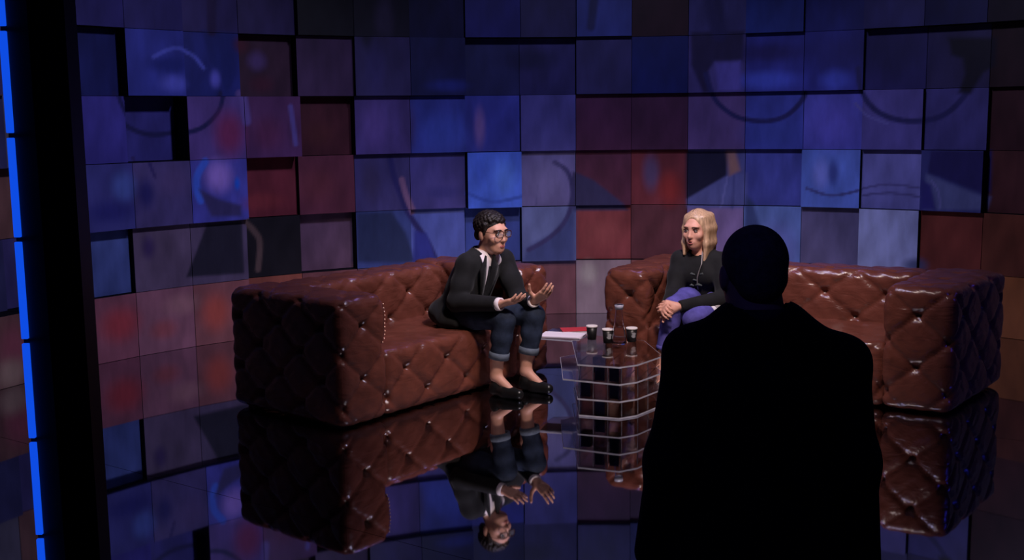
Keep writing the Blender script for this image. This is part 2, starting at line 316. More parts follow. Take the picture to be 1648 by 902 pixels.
    ('B', (90, 40, 40), 0.6, [(6.66, 0.68), (0.31, 0.31)]),
    ('B', (90, 45, 60), 1.0, [(-10.21, 0.52), (0.27, 0.36)]),
    ('B', (100, 80, 80), 1.0, [(-10.3, 0.19), (0.26, 0.21)]),
]
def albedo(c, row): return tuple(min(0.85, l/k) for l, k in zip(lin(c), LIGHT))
def curve(pts):
    out = []
    for i in range(len(pts)-1):
        a, b, c, d = [np.array(pts[min(max(i+o, 0), len(pts)-1)]) for o in (-1, 0, 1, 2)]
        for t in np.linspace(0, 1, 5)[:-1]: out.append(tuple(0.5*(2*b+(c-a)*t+(2*a-5*b+4*c-d)*t*t+(3*b-a-3*c+d)*t**3)))
    return out+[tuple(pts[-1])]
SHAPES = [(k_, c_, w_, curve(p_) if k_ == 'S' else p_) for k_, c_, w_, p_ in SHAPES]
def smooth01(x): x = np.clip(x, 0, 1); return x*x*(3-2*x)
def seg_dist(U, V, a, b):
    dx, dy = b[0]-a[0], b[1]-a[1]; L = dx*dx+dy*dy+1e-12
    t = np.clip(((U-a[0])*dx+(V-a[1])*dy)/L, 0, 1); return np.hypot(U-a[0]-t*dx, V-a[1]-t*dy)
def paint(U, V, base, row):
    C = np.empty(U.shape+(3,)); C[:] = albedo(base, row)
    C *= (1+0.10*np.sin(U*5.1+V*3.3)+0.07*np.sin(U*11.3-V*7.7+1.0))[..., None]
    u0, u1, v0, v1 = U.min(), U.max(), V.min(), V.max()
    for kind, col, w, pts in SHAPES:
        if kind == 'B':
            (cx, cy), (rx, ry) = pts
            if cx+1.6*rx < u0 or cx-1.6*rx > u1 or cy+1.6*ry < v0 or cy-1.6*ry > v1: continue
            m = w*(1-smooth01((np.hypot((U-cx)/rx, (V-cy)/ry)-0.25)/1.25))
        else:
            xs = [p[0] for p in pts]; ys = [p[1] for p in pts]
            if max(xs)+.3 < u0 or min(xs)-.3 > u1 or max(ys)+.3 < v0 or min(ys)-.3 > v1: continue
            n = len(pts)
            if kind == 'S':
                d = np.min([seg_dist(U, V, pts[i], pts[i+1]) for i in range(n-1)], axis=0)
                m = 1-smooth01((d-w*0.30)/(w*0.5))
            else:
                d = np.min([seg_dist(U, V, pts[i], pts[(i+1) % n]) for i in range(n)], axis=0)
                ins = np.zeros(U.shape, bool)
                for i in range(n):
                    (xa, ya), (xb, yb) = pts[i], pts[(i+1) % n]
                    if ya != yb: ins ^= ((ya > V) != (yb > V)) & (U < (xb-xa)*(V-ya)/(yb-ya)+xa)
                sd = np.where(ins, -d, d); m = 1-smooth01((sd+w)/(2*w))
        C = C*(1-m[..., None])+np.array(albedo(col, row))*m[..., None]
    return np.clip(C, 0, 0.9)

K0, K1 = -17, 11
wb_v = []; wb_f = []
for i, k in enumerate(range(K0, K1+1)):
    a = WPH+k*TS/WR
    for rr in (WR+0.15, WR+0.20):
        for z in (0, NROW*TS): wb_v.append((WX+rr*math.sin(a), WY+rr*math.cos(a), z))
    if i:
        p, q = (i-1)*4, i*4
        wb_f += [(p, q, q+1, p+1), (p+2, p+3, q+3, q+2), (p+1, q+1, q+3, p+3), (p, p+2, q+2, q)]
wb_f += [(0, 1, 3, 2), tuple((K1-K0)*4+i for i in (0, 2, 3, 1))]
wall = mesh_obj('wall_back', wb_v, wb_f, M['edge'], smooth=False); tag(wall, 'curved dark backing of the printed panel wall', kind='structure')
G = 32
for row in range(NROW):
    for k in range(K0, K1):
        ci = k+9
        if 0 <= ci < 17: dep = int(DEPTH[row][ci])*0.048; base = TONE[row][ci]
        else: rnd = random.Random(k*31+row*7); dep = rnd.choice((0, 1, 2, 3, 4))*0.048; base = EXTRA[rnd.randrange(7)]
        a = WPH+(k+0.5)*TS/WR; rf = WR+0.12-dep; rb = WR+0.148
        n = np.array([-math.sin(a), -math.cos(a), 0]); t = np.array([math.cos(a), -math.sin(a), 0]); c = np.array([WX, WY, 0])
        hw = TS*0.5*rf/WR-0.0018; hb = TS*0.5*rb/WR-0.002; g = 0.0018; z0, z1 = row*TS+g, (row+1)*TS-g
        if row == 0: z0 = 0.002
        s = np.linspace(0, 1, G+1); S, T = np.meshgrid(s, s)
        P = c-n*rf+t*((S*2-1)*hw)[..., None]+np.array([0, 0, 1])*(z0+(z1-z0)*T)[..., None]
        V = P.reshape(-1, 3).tolist(); idx = np.arange((G+1)**2).reshape(G+1, G+1)
        Fq = np.stack([idx[:-1, :-1], idx[:-1, 1:], idx[1:, 1:], idx[1:, :-1]], -1).reshape(-1, 4).tolist(); nf = len(Fq)
        nb = len(V)
        for sx, zz in ((-1, z0), (1, z0), (1, z1), (-1, z1)): V.append((c-n*rb+t*sx*hb+np.array([0, 0, zz])).tolist())
        e = [idx[0, :], idx[:, -1], idx[-1, ::-1], idx[::-1, 0]]
        for i in range(4): Fq.append([nb+i, nb+(i+1) % 4]+[int(x) for x in e[i][::-1]])
        me = bpy.data.meshes.new('panel'); me.from_pydata(V, [], Fq); me.materials.append(M['panel']); me.materials.append(M['edge'])
        ca = me.color_attributes.new('picture', 'FLOAT_COLOR', 'POINT')
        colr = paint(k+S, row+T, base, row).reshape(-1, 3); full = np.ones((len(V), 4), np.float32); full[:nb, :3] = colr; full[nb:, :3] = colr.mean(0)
        ca.data.foreach_set('color', full.ravel())
        mi = np.zeros(len(Fq), np.int32); mi[nf:] = 1; me.polygons.foreach_set('material_index', mi); me.update()
        link(bpy.data.objects.new('panel', me), wall)

# ------------------------------------------------------------------ the setting: stage floor of glossy black sheets, lower studio floor
low = box('floor', (-6, -2, -0.50), (8, 11, -0.44), M['studio']); tag(low, 'dark matt studio floor below the stage edge', kind='structure')
stage = box('floor_stage', (-5.5, 3.85, -0.44), (7.0, 10.5, -0.012), M['under']); tag(stage, 'black stage platform carrying glossy floor sheets', kind='structure')
sd = Vector((0.82, -0.57, 0)).normalized(); sn = Vector((0.57, 0.82, 0)).normalized()
for i in range(-2, 6):
    n0, n1 = 3.19+2.69*i+0.0015, 3.19+2.69*(i+1)-0.0015
    bm = bmesh.new()
    bt = [sn*n+sd*s for n, s in ((n0, -14), (n0, 14), (n1, 14), (n1, -14))]
    lo = [bm.verts.new((p.x, p.y, -0.011)) for p in bt]; hi = [bm.verts.new((p.x, p.y, 0)) for p in bt]
    bm.faces.new(hi); bm.faces.new(lo[::-1])
    for j in range(4): bm.faces.new((lo[j], lo[(j+1) % 4], hi[(j+1) % 4], hi[j]))
    bmesh.ops.recalc_face_normals(bm, faces=bm.faces)
    for co, no in (((0, 3.85, 0), (0, -1, 0)), ((0, 10.5, 0), (0, 1, 0)), ((-5.5, 0, 0), (-1, 0, 0)), ((7, 0, 0), (1, 0, 0))):
        r = bmesh.ops.bisect_plane(bm, geom=bm.verts[:]+bm.edges[:]+bm.faces[:], plane_co=co, plane_no=no, clear_outer=True)
        ed = [g for g in r['geom_cut'] if isinstance(g, bmesh.types.BMEdge)]
        if ed: bmesh.ops.contextual_create(bm, geom=ed)
    if len(bm.faces): bm_obj('floor_sheet', bm, M['floor'], stage)
    else: bm.free()

# ------------------------------------------------------------------ tufted leather sofas
TA, TB, TZ = 0.165, 0.14, 0.11        # half spacing of the buttons across and up, height of the lowest row
def tuft(u, v):
    p = (u/TA+v/TB)/2; q = (u/TA-v/TB)/2
    P = np.abs(np.sin(PI*p)); Q = np.abs(np.sin(PI*q))
    return -0.009*np.exp(-(P/0.17)**2)-0.009*np.exp(-(Q/0.17)**2)-0.026*np.exp(-(P*P+Q*Q)/0.12)+0.009*np.sqrt(P*Q)
def tufted_box(lo, hi, r, step=0.013, warp=None, y_off=0.0, top=0.5):
    lo = np.array(lo, float); hi = np.array(hi, float); V = []; Fc = []; base = 0
    ilo, ihi = lo+r, hi-r
    def surf(p):
        q = np.clip(p, ilo, ihi); d = p-q; n = d/(np.linalg.norm(d, axis=-1, keepdims=True)+1e-9); s = q+n*r
        w = n*n
        dz = w[..., 0]*tuft(s[..., 1]-y_off, s[..., 2]-TZ)+w[..., 1]*tuft(s[..., 0], s[..., 2]-TZ)+top*w[..., 2]*tuft(s[..., 0], s[..., 1]-y_off)
        wr = 0.0022*np.sin(s[..., 0]*61+s[..., 2]*23+3*np.sin(s[..., 1]*17))*np.sin(s[..., 2]*47+s[..., 1]*31)
        low = np.clip((s[..., 2]-lo[2])/0.05, 0, 1)
        s = s+n*((dz*low)+wr)[..., None]
        if warp is not None: s = warp(s)
        return s, n
    for ax in range(3):
        a1, a2 = (ax+1) % 3, (ax+2) % 3
        n1 = max(4, int((hi[a1]-lo[a1])/step)); n2 = max(4, int((hi[a2]-lo[a2])/step))
        S, T = np.meshgrid(np.linspace(lo[a1], hi[a1], n1+1), np.linspace(lo[a2], hi[a2], n2+1), indexing='ij')
        for side in (0, 1):
            P = np.zeros(S.shape+(3,)); P[..., a1] = S; P[..., a2] = T; P[..., ax] = (lo, hi)[side][ax]
            s, _ = surf(P); V.append(s.reshape(-1, 3))
            idx = base+np.arange(S.size).reshape(S.shape)
            f = np.stack([idx[:-1, :-1], idx[1:, :-1], idx[1:, 1:], idx[:-1, 1:]], -1).reshape(-1, 4)
            if side == 0: f = f[:, ::-1]
            Fc.append(f); base += S.size
    return np.concatenate(V), np.concatenate(Fc), surf
btn_me = None
def button_mesh():
    global btn_me
    if btn_me is None:
        bm = bmesh.new(); bmesh.ops.create_uvsphere(bm, u_segments=10, v_segments=6, radius=0.012)
        for v in bm.verts: v.co.z *= 0.5
        btn_me = bpy.data.meshes.new('button'); bm.to_mesh(btn_me); bm.free(); btn_me.materials.append(M['button'])
    return btn_me
def add_buttons(part, lo, hi, surf, faces, y_off=0.0):
    """buttons sit in the tufts of the named faces: (axis, side)"""
    lo = np.array(lo); hi = np.array(hi)
    for ax, side in faces:
        if ax == 0: ua, va, uo, vo = 1, 2, y_off, TZ
        elif ax == 1: ua, va, uo, vo = 0, 2, 0.0, TZ
        else: ua, va, uo, vo = 0, 1, 0.0, y_off
        for i in range(-2, 30):
            for j in range(-2, 16):
                if (i+j) % 2: continue
                u, v = i*TA+uo, j*TB+vo
                if not (lo[ua]+0.02 < u < hi[ua]-0.02 and lo[va]+0.02 < v < hi[va]-0.02): continue
                p = np.zeros(3); p[ua] = u; p[va] = v; p[ax] = (lo, hi)[side][ax]
                s, n = surf(p[None]); b = bpy.data.objects.new('button', button_mesh()); link(b, part)
                b.matrix_local = Matrix.Translation(Vector(s[0]+n[0]*0.001)) @ Vector(n[0]).to_track_quat('Z', 'Y').to_matrix().to_4x4()
nail_me = bpy.data.meshes.new('nail'); _b = bmesh.new(); bmesh.ops.create_uvsphere(_b, u_segments=8, v_segments=5, radius=0.0048); _b.to_mesh(nail_me); _b.free(); nail_me.materials.append(M['piping'])
def make_sofa(origin, xdir, L, D, H, arm_l, arm_r, label, warp=None, nails=False):
    root = empty('chesterfield_sofa', (origin[0], origin[1], 0), math.atan2(xdir[1], xdir[0]))
    tag(root, label, 'sofa', 'tufted leather sofas on the stage')
    r = 0.05; sh = 0.37; bd = 0.28
    specs = [('arm', (0, 0, 0.012), (arm_l, D, H), [(0, 0), (0, 1), (1, 0), (2, 1)]),
             ('arm', (L-arm_r, 0, 0.012), (L, D, H), [(0, 0), (0, 1), (1, 0), (2, 1)]),
             ('backrest', (arm_l-0.01, D-bd, 0.012), (L-arm_r+0.01, D+0.01, H-0.01), [(1, 0), (1, 1), (2, 1)]),
             ('seat', (arm_l-0.012, 0.012, 0.012), (L-arm_r+0.012, D-bd+0.04, sh), [(1, 0)])]
    for name, lo, hi, fc in specs:
        V, Fc, surf = tufted_box(lo, hi, r, warp=warp, top=0.0 if name == 'seat' else 0.45)
        o = mesh_obj(name, V, Fc, M['leather'], root)
        add_buttons(o, lo, hi, surf, fc)
        if name == 'arm' and nails and lo[0] == 0:
            for q in range(12):       # brass nails down the inner front edge of the arm
                s, n = surf(np.array([[hi[0], lo[1], sh+0.03+q*0.0205]])); b = bpy.data.objects.new('nail', nail_me); link(b, o); b.location = Vector(s[0]+n[0]*0.002)
    for x in (0.08, L-0.08):
        for y in (0.10, D-0.10): box('foot', (x-0.03, y-0.03, 0.0), (x+0.03, y+0.03, 0.03), M['metal'], root)
    return root
sofa_l = make_sofa((-0.875, 5.724), (0.629, 0.777), 1.76, 0.90, 0.68, 0.33, 0.30, 'brown tufted leather sofa carrying the person in the black blazer and glasses', nails=True)
def flare(s):
    s = s.copy(); w = np.clip((s[..., 0]-1.0)/1.0, 0, 1); s[..., 0] += 0.15*w*np.clip(s[..., 1]/0.9, 0, 1.2); return s
sofa_r = make_sofa((0.552, 6.849), (0.873, -0.486), 2.0, 0.90, 0.68, 0.28, 0.36, 'brown tufted leather sofa carrying the blonde person', warp=flare)

# ------------------------------------------------------------------ glass coffee table of staggered tiers
TC = (0.58, 6.30)
TBL = empty('glass_coffee_table', (TC[0], TC[1], 0.0))
tag(TBL, 'low coffee table of staggered clear glass tiers with dark blocks', 'table')
TH = 0.084; PL = 0.009
def prism(name, poly, z0, z1, mt, parent):
    n = len(poly); vs = [(x-TC[0], y-TC[1], z) for z in (z0, z1) for x, y in poly]
    return mesh_obj(name, vs, [tuple(range(n-1, -1, -1)), tuple(range(n, 2*n))]+[(i, (i+1) % n, (i+1) % n+n, i+n) for i in range(n)], mt, parent, smooth=False)
def shelf(poly, z):
    o = prism('glass_shelf', poly, z, z+PL, M['glass'], TBL); n = len(poly)
    cx = sum(p[0] for p in poly)/n; cy = sum(p[1] for p in poly)/n      # pale strips put the light caught by the edges into colour
    out = [(cx+(x-cx)*1.009, cy+(y-cy)*1.009) for x, y in poly]; ins = [(cx+(x-cx)*1.001, cy+(y-cy)*1.001) for x, y in poly]
    vs = [(x-TC[0], y-TC[1], zz) for q, zz in ((out, z+0.0005), (out, z+PL-0.0005), (ins, z+PL-0.0005), (ins, z+0.0005)) for x, y in q]
    fs = []
    for i in range(n):
        k = (i+1) % n
        for a in range(4): b = (a+1) % 4; fs.append((a*n+i, a*n+k, b*n+k, b*n+i))
    mesh_obj('edge_glint', vs, fs, M['gedge'], o, smooth=False)
def grow(poly, f, dx=0.0, dy=0.0): return [(TC[0]+(x-TC[0])*f+dx, TC[1]+(y-TC[1])*f+dy) for x, y in poly]
HEX = [(0.345, 5.985), (0.56, 5.905), (0.66, 5.96), (0.82, 6.17), (0.77, 6.60), (0.50, 6.78), (0.35, 6.62)]
tiers = [grow(HEX, 0.97), grow(HEX, 1.0, 0.0, 0.0), [(0.270, 6.050)]+[(0.345, 6.01)]+HEX[1:-1]+[(0.28, 6.60)]]
for k, poly in enumerate(tiers):
    z = k*(TH+PL); shelf(poly, z)
    cells = [(0.352, 6.02), (0.425, 5.985), (0.50, 5.957), (0.572, 5.935), (0.665, 6.0), (0.73, 6.09)]
    for i, (x, y) in enumerate(cells):     # upright panes that part the tier into cells
        x0, y0 = x, y+0.006*k; x1, y1 = x0+0.10, y0+0.30
        dv = prism('glass_divider', [(x0, y0), (x0+0.005, y0), (x1+0.005, y1), (x1, y1)], z+PL+0.0003, z+PL+TH-0.0003, M['glass'], TBL)
        prism('edge_glint', [(x0, y0-0.003), (x0+0.005, y0-0.003), (x0+0.005, y0-0.0002), (x0, y0-0.0002)], z+PL+0.0003, z+PL+TH-0.0003, M['vedge'], dv)
        if (k, i) in ((2, 1), (2, 2), (1, 0), (1, 2), (0, 1)):
            prism('dark_block', [(x0+0.012, y0+0.004), (x0+0.062, y0-0.018), (x0+0.080, y0+0.04), (x0+0.03, y0+0.06)], z+PL+0.0003, z+PL+TH-0.008, M['dblock'], TBL)
prism('dark_block', [(0.44, 6.20), (0.50, 6.18), (0.52, 6.24), (0.46, 6.26)], 2*(TH+PL)+PL+0.0003, 3*(TH+PL)-0.006, M['dblock'], TBL)
ZT = 3*(TH+PL)
shelf(HEX, ZT)
shelf([(0.345, 6.63), (0.49, 6.795), (0.50, 7.02), (0.25, 7.02), (0.125, 6.735)], ZT)
ZTOP = ZT+PL
prism('glass_divider', [(0.40, 6.70), (0.406, 6.70), (0.406, 6.95), (0.40, 6.95)], 0.0, ZT-0.0003, M['glass'], TBL)

def make_cup(x, y, rz, label):
    o = empty('paper_cup', (x, y, ZTOP), rz); tag(o, label, 'cup', 'black paper cups on the glass table')
    lathe('cup_body', [(0.0005, 0.002), (0.024, 0.002), (0.0245, 0.0), (0.026, 0.002), (0.032, 0.076), (0.0305, 0.076), (0.024, 0.006), (0.0005, 0.006)], M['cup'], o)
    lathe('rim', [(0.0300, 0.074), (0.0335, 0.074), (0.0345, 0.078), (0.0335, 0.083), (0.031, 0.083), (0.0005, 0.080)], M['cupwhite'], o)
    # round emblem with a broken ring printed on the wall of the cup
    def on_wall(ang, z): r = 0.026+0.006*(z-0.002)/0.074+0.0006; return (r*math.sin(ang), -r*math.cos(ang), z)
    parts = []
    for t0, t1, rr, w in ((0.3, 2.6, 0.0135, 0.0028), (3.2, 5.7, 0.0135, 0.0028), (0, 6.28, 0.006, 0.0045)):
        vs = []; fs = []
        for q in range(13):
            t = t0+(t1-t0)*q/12
            for rad in (rr-w, rr+w): vs.append(on_wall(rad*math.cos(t)/0.029, 0.042+rad*math.sin(t)))
            if q: b = 2*q; fs.append((b-2, b-1, b+1, b))
        parts.append((vs, fs))
    v, f = join_vf(parts); mesh_obj('emblem', v, f, M['cuplogo'], o)
    return o
make_cup(0.553, 6.552, 0.25, 'black paper cup with emblem between the plain-sided cup and the carafe')
make_cup(0.468, 6.662, 2.6, 'black paper cup with plain dark side beside the papers')
make_cup(0.695, 6.581, 0.35, 'black paper cup with white rim and emblem nearest the blonde person')
c = empty('glass_carafe', (0.612, 6.488, ZTOP)); tag(c, 'tall clear glass carafe of water among the paper cups', 'carafe')
lathe('carafe_body', [(r, z*1.18) for r, z in [(0.0005, 0.002), (0.036, 0.002), (0.041, 0.008), (0.040, 0.03), (0.030, 0.10), (0.022, 0.155), (0.020, 0.175), (0.024, 0.198), (0.026, 0.200), (0.0235, 0.198), (0.018, 0.175), (0.020, 0.155), (0.028, 0.10), (0.037, 0.03), (0.037, 0.011), (0.0005, 0.009)]], M['glass'], c)
lathe('water', [(r, z*1.18) for r, z in [(0.0005, 0.0095), (0.0362, 0.0115), (0.0362, 0.03), (0.0295, 0.085), (0.0005, 0.085)]], M['lens'], c)
lathe('neck_collar', [(r, z*1.18) for r, z in [(0.0205, 0.176), (0.0235, 0.176), (0.0265, 0.198), (0.0245, 0.199)]], M['gedge'], c)
# papers and a red-covered booklet
pp = empty('paper_sheaf', (0.300, 6.775, ZTOP), -0.30); tag(pp, 'loose sheaf of white printed papers on the glass table', 'papers')
for q in range(6):
    dx, dy = 0.006*math.sin(q*2.1), 0.006*math.cos(q*1.7); rot = 0.05*math.sin(q*1.3)
    o = box('sheet', (-0.120+dx, -0.080+dy, 0.0015*q), (0.120+dx, 0.080+dy, 0.0015*q+0.0012), M['paper'], pp); o.rotation_euler.z = rot
bk = empty('red_booklet', (0.385, 6.915, ZTOP+0.0001), 0.10); tag(bk, 'booklet with a red cover lying beside the white papers', 'booklet')
box('pages', (-0.085, -0.06, 0.0), (0.084, 0.06, 0.012), M['paper'], bk); box('cover', (-0.088, -0.062, 0.012), (0.088, 0.062, 0.0145), M['red'], bk)

# ------------------------------------------------------------------ black pillar with a blue light strip
pil = empty('black_pillar', (-1.455, 3.62, -0.44)); tag(pil, 'tall black pillar with a segmented blue light strip', 'pillar')
pb = bmesh.new(); vs = [(-0.105, 0.02), (-0.01, -0.05), (0.088, -0.01), (0.080, 0.11), (-0.09, 0.12)]
lo_ = [pb.verts.new((x, y, 0)) for x, y in vs]; hi_ = [pb.verts.new((x, y, 3.0)) for x, y in vs]
pb.faces.new(lo_[::-1]); pb.faces.new(hi_)
for i in range(5): pb.faces.new((lo_[i], lo_[(i+1) % 5], hi_[(i+1) % 5], hi_[i]))
bm_obj('column', pb, M['pillar'], pil)
box('channel', (-0.128, 0.03, 0.0), (-0.100, 0.07, 3.0), M['pillar'], pil)
for i in range(9): box('light_segment', (-0.130, 0.015, 0.03+0.33*i), (-0.108, 0.03, 0.03+0.33*i+0.315), M['led'], pil, 0.003)

# ------------------------------------------------------------------ people: smooth bodies grown from blended limbs (surface nets)
def A3(*p): return np.array(p, float)
class Field:
    def __init__(self, lo, hi, h):
        self.lo = np.array(lo, float); self.h = h
        self.n = np.ceil((np.array(hi)-self.lo)/h).astype(int)+1
        self.d = np.full(self.n, 0.5, np.float32)
    def sub(self, lo, hi):
        a = np.clip(np.floor((np.array(lo)-self.lo)/self.h).astype(int), 0, self.n-1); b = np.clip(np.ceil((np.array(hi)-self.lo)/self.h).astype(int)+1, 1, self.n)
        ax = [self.lo[i]+self.h*np.arange(a[i], b[i]) for i in range(3)]
        sl = tuple(slice(a[i], b[i]) for i in range(3))
        return sl, np.stack(np.meshgrid(*ax, indexing='ij'), -1)
    def put(self, sl, d, k, cut=False):
        a = self.d[sl]; d = d.astype(np.float32)
        if cut:
            d = -d; h = np.clip(0.5-0.5*(d-a)/-k if False else 0.5+0.5*(d-a)/k, 0, 1); self.d[sl] = a*(1-h)+d*h+k*h*(1-h)
        else:
            h = np.clip(0.5+0.5*(a-d)/k, 0, 1); self.d[sl] = a*(1-h)+d*h-k*h*(1-h)
        return self
    def cap(self, a, b, ra, rb=None, k=0.02, cut=False):
        rb = ra if rb is None else rb; a = np.array(a, float); b = np.array(b, float); m = max(ra, rb)+k*1.5+0.03
        sl, P = self.sub(np.minimum(a, b)-m, np.maximum(a, b)+m)
        if P.size == 0: return self
        ab = b-a; t = np.clip(((P-a)@ab)/(ab@ab+1e-12), 0, 1)
        return self.put(sl, np.linalg.norm(P-a-t[..., None]*ab, axis=-1)-(ra+(rb-ra)*t), k, cut)
    def chain(self, pts, rs, k=0.02):
        for i in range(len(pts)-1): self.cap(pts[i], pts[i+1], rs[i], rs[i+1], k)
        return self
    def ell(self, c, r, R=None, k=0.02, cut=False):
        c = np.array(c, float); r = np.array(r, float); m = r.max()+k*1.5+0.03
        sl, P = self.sub(c-m, c+m)
        if P.size == 0: return self
        q = P-c
        if R is not None: q = q@R          # columns of R are the local axes
        k0 = np.linalg.norm(q/r, axis=-1); k1 = np.linalg.norm(q/(r*r), axis=-1)+1e-9
        return self.put(sl, k0*(k0-1)/k1, k, cut)
    def half(self, lo, hi, fn, k=0.01):
        """cut away where fn(P) < 0"""
        sl, P = self.sub(lo, hi); return self.put(sl, fn(P), k, True)
    def mesh(self, name, mt, parent):
        d = self.d; d[0] = d[-1] = 0.5; d[:, 0] = d[:, -1] = 0.5; d[:, :, 0] = d[:, :, -1] = 0.5
        s = d < 0; n = np.array(d.shape)
        cnt = np.zeros(n-1, np.int8); offs = [(i, j, k) for i in (0, 1) for j in (0, 1) for k in (0, 1)]
        for o in offs: cnt += s[o[0]:n[0]-1+o[0], o[1]:n[1]-1+o[1], o[2]:n[2]-1+o[2]]
        cells = np.argwhere((cnt > 0) & (cnt < 8)); vid = np.full(n-1, -1, np.int64); vid[tuple(cells.T)] = np.arange(len(cells))
        val = np.stack([d[cells[:, 0]+o[0], cells[:, 1]+o[1], cells[:, 2]+o[2]] for o in offs], -1)
        acc = np.zeros((len(cells), 3)); w = np.zeros(len(cells))
        for a in range(8):
            for b in range(a+1, 8):
                oa, ob = np.array(offs[a]), np.array(offs[b])
                if np.abs(oa-ob).sum() != 1: continue
                m = (val[:, a] < 0) != (val[:, b] < 0); va, vb = val[m, a], val[m, b]; t = va/(va-vb)
                acc[m] += oa+(ob-oa)*t[:, None]; w[m] += 1
        V = self.lo+self.h*(cells+acc/w[:, None]); Fq = []
        for ax in range(3):
            b, c = (ax+1) % 3, (ax+2) % 3
            s0 = [slice(None)]*3; s1 = [slice(None)]*3; s0[ax] = slice(0, -1); s1[ax] = slice(1, None)
            dif = s[tuple(s0)] != s[tuple(s1)]; e = np.argwhere(dif); e = e[(e[:, b] > 0) & (e[:, c] > 0) & (e[:, b] < n[b]-1) & (e[:, c] < n[c]-1)]
            q = []
            for db, dc in ((-1, -1), (0, -1), (0, 0), (-1, 0)):
                g = e.copy(); g[:, b] += db; g[:, c] += dc; q.append(vid[tuple(g.T)])
            q = np.stack(q, -1); inside = s[tuple(e.T)]; q[~inside] = q[~inside][:, ::-1]; Fq.append(q)
        return mesh_obj(name, V, np.concatenate(Fq), mt, parent)
def frame(fwd, up=(0, 0, 1)):
    """columns: right, forward, up"""
    f = A3(*fwd); f /= np.linalg.norm(f); r = np.cross(f, A3(*up)); r /= np.linalg.norm(r); u = np.cross(r, f); return np.stack([r, f, u], 1)
def head(F, c, R, s=1.0, fem=False):
    L = lambda x, y, z: c+R@(A3(x, y, z)*s)
    F.ell(L(0, -0.012, 0.035), A3(0.074, 0.093, 0.082)*s, R, 0.01)
    F.ell(L(0, 0.028, -0.028), A3(0.060 if not fem else 0.057, 0.064, 0.084)*s, R, 0.03)
    F.ell(L(0, 0.05, -0.088), A3(0.040 if not fem else 0.030, 0.036, 0.028)*s, R, 0.03)
    F.ell(L(0, 0.078, 0.030), A3(0.050, 0.016, 0.014)*s, R, 0.02)
    for sx in (-1, 1):
        F.ell(L(sx*0.044, 0.062, -0.025), A3(0.020, 0.020, 0.022)*s, R, 0.02)
        F.ell(L(sx*0.030, 0.102, 0.008), A3(0.019, 0.016, 0.011)*s, R, 0.012, cut=True)
        F.ell(L(sx*0.077, -0.006, -0.008), A3(0.010, 0.020, 0.032)*s, R, 0.008)
    F.cap(L(0, 0.086, 0.012), L(0, 0.103, -0.028), 0.007*s, 0.0105*s, 0.014)
    F.ell(L(0, 0.093, -0.033), A3(0.016, 0.011, 0.008)*s, R, 0.010)
    F.ell(L(0, 0.078, -0.062), A3(0.026, 0.014, 0.014)*s, R, 0.016)
    return L
def face_parts(root, L, R, s, lipmat, brow, mouth_open=False, browm=None, bw=1.0):
    for sx in (-1, 1):
        bm = bmesh.new(); bmesh.ops.create_uvsphere(bm, u_segments=14, v_segments=10, radius=0.0125*s)
        e = bm_obj('eye', bm, M['eye'], root, True); e.location = Vector(L(sx*0.030, 0.078, 0.008))
        bm = bmesh.new(); bmesh.ops.create_uvsphere(bm, u_segments=12, v_segments=8, radius=0.0068*s)
        i = bm_obj('iris', bm, M['iris'], e, True); i.location = Vector(R@(A3(0, 0.0075, 0.0005)*s))
        # lid as a small curved tube, then the brow
        v, f = tube([L(sx*(0.030+dx), 0.0895-0.003*abs(dx)/0.015, 0.0175-22*dx*dx) for dx in np.linspace(-0.017, 0.017, 7)], 0.0032*s, 6)
        mesh_obj('eyelid', v, f, brow, root)
        v, f = tube([L(sx*(0.031+dx), 0.0945-14*max(0, dx)**2*3, 0.031-9*dx*dx) for dx in np.linspace(-0.020, 0.022, 8)], [bw*q for q in (0.003, 0.004, 0.0045, 0.0045, 0.0042, 0.004, 0.003, 0.002)], 6)
        mesh_obj('eyebrow', v, f, browm or brow, root)
    for z, r in (((-0.057, 0.0042), (-0.072, 0.005)) if mouth_open else ((-0.061, 0.0038), (-0.068, 0.0044))):
        wd = 0.017 if mouth_open else 0.022
        v, f = tube([L(dx, 0.0938-16*dx*dx, z+(5*dx*dx if z < -0.0645 else -5*dx*dx)) for dx in np.linspace(-wd, wd, 9)], [r*s*q for q in (0.3, 0.7, 0.95, 1, 1, 1, 0.95, 0.7, 0.3)], 8)
        mesh_obj('lip', v, f, lipmat, root)
    if mouth_open:
        bm = bmesh.new(); bmesh.ops.create_uvsphere(bm, u_segments=12, v_segments=8, radius=1)
        o = bm_obj('mouth', bm, M['mouth'], root, True); o.matrix_local = Matrix.Translation(Vector(L(0, 0.0915, -0.0645))) @ Matrix(R.tolist()).to_4x4() @ Matrix.Diagonal((0.012, 0.005, 0.007, 1))
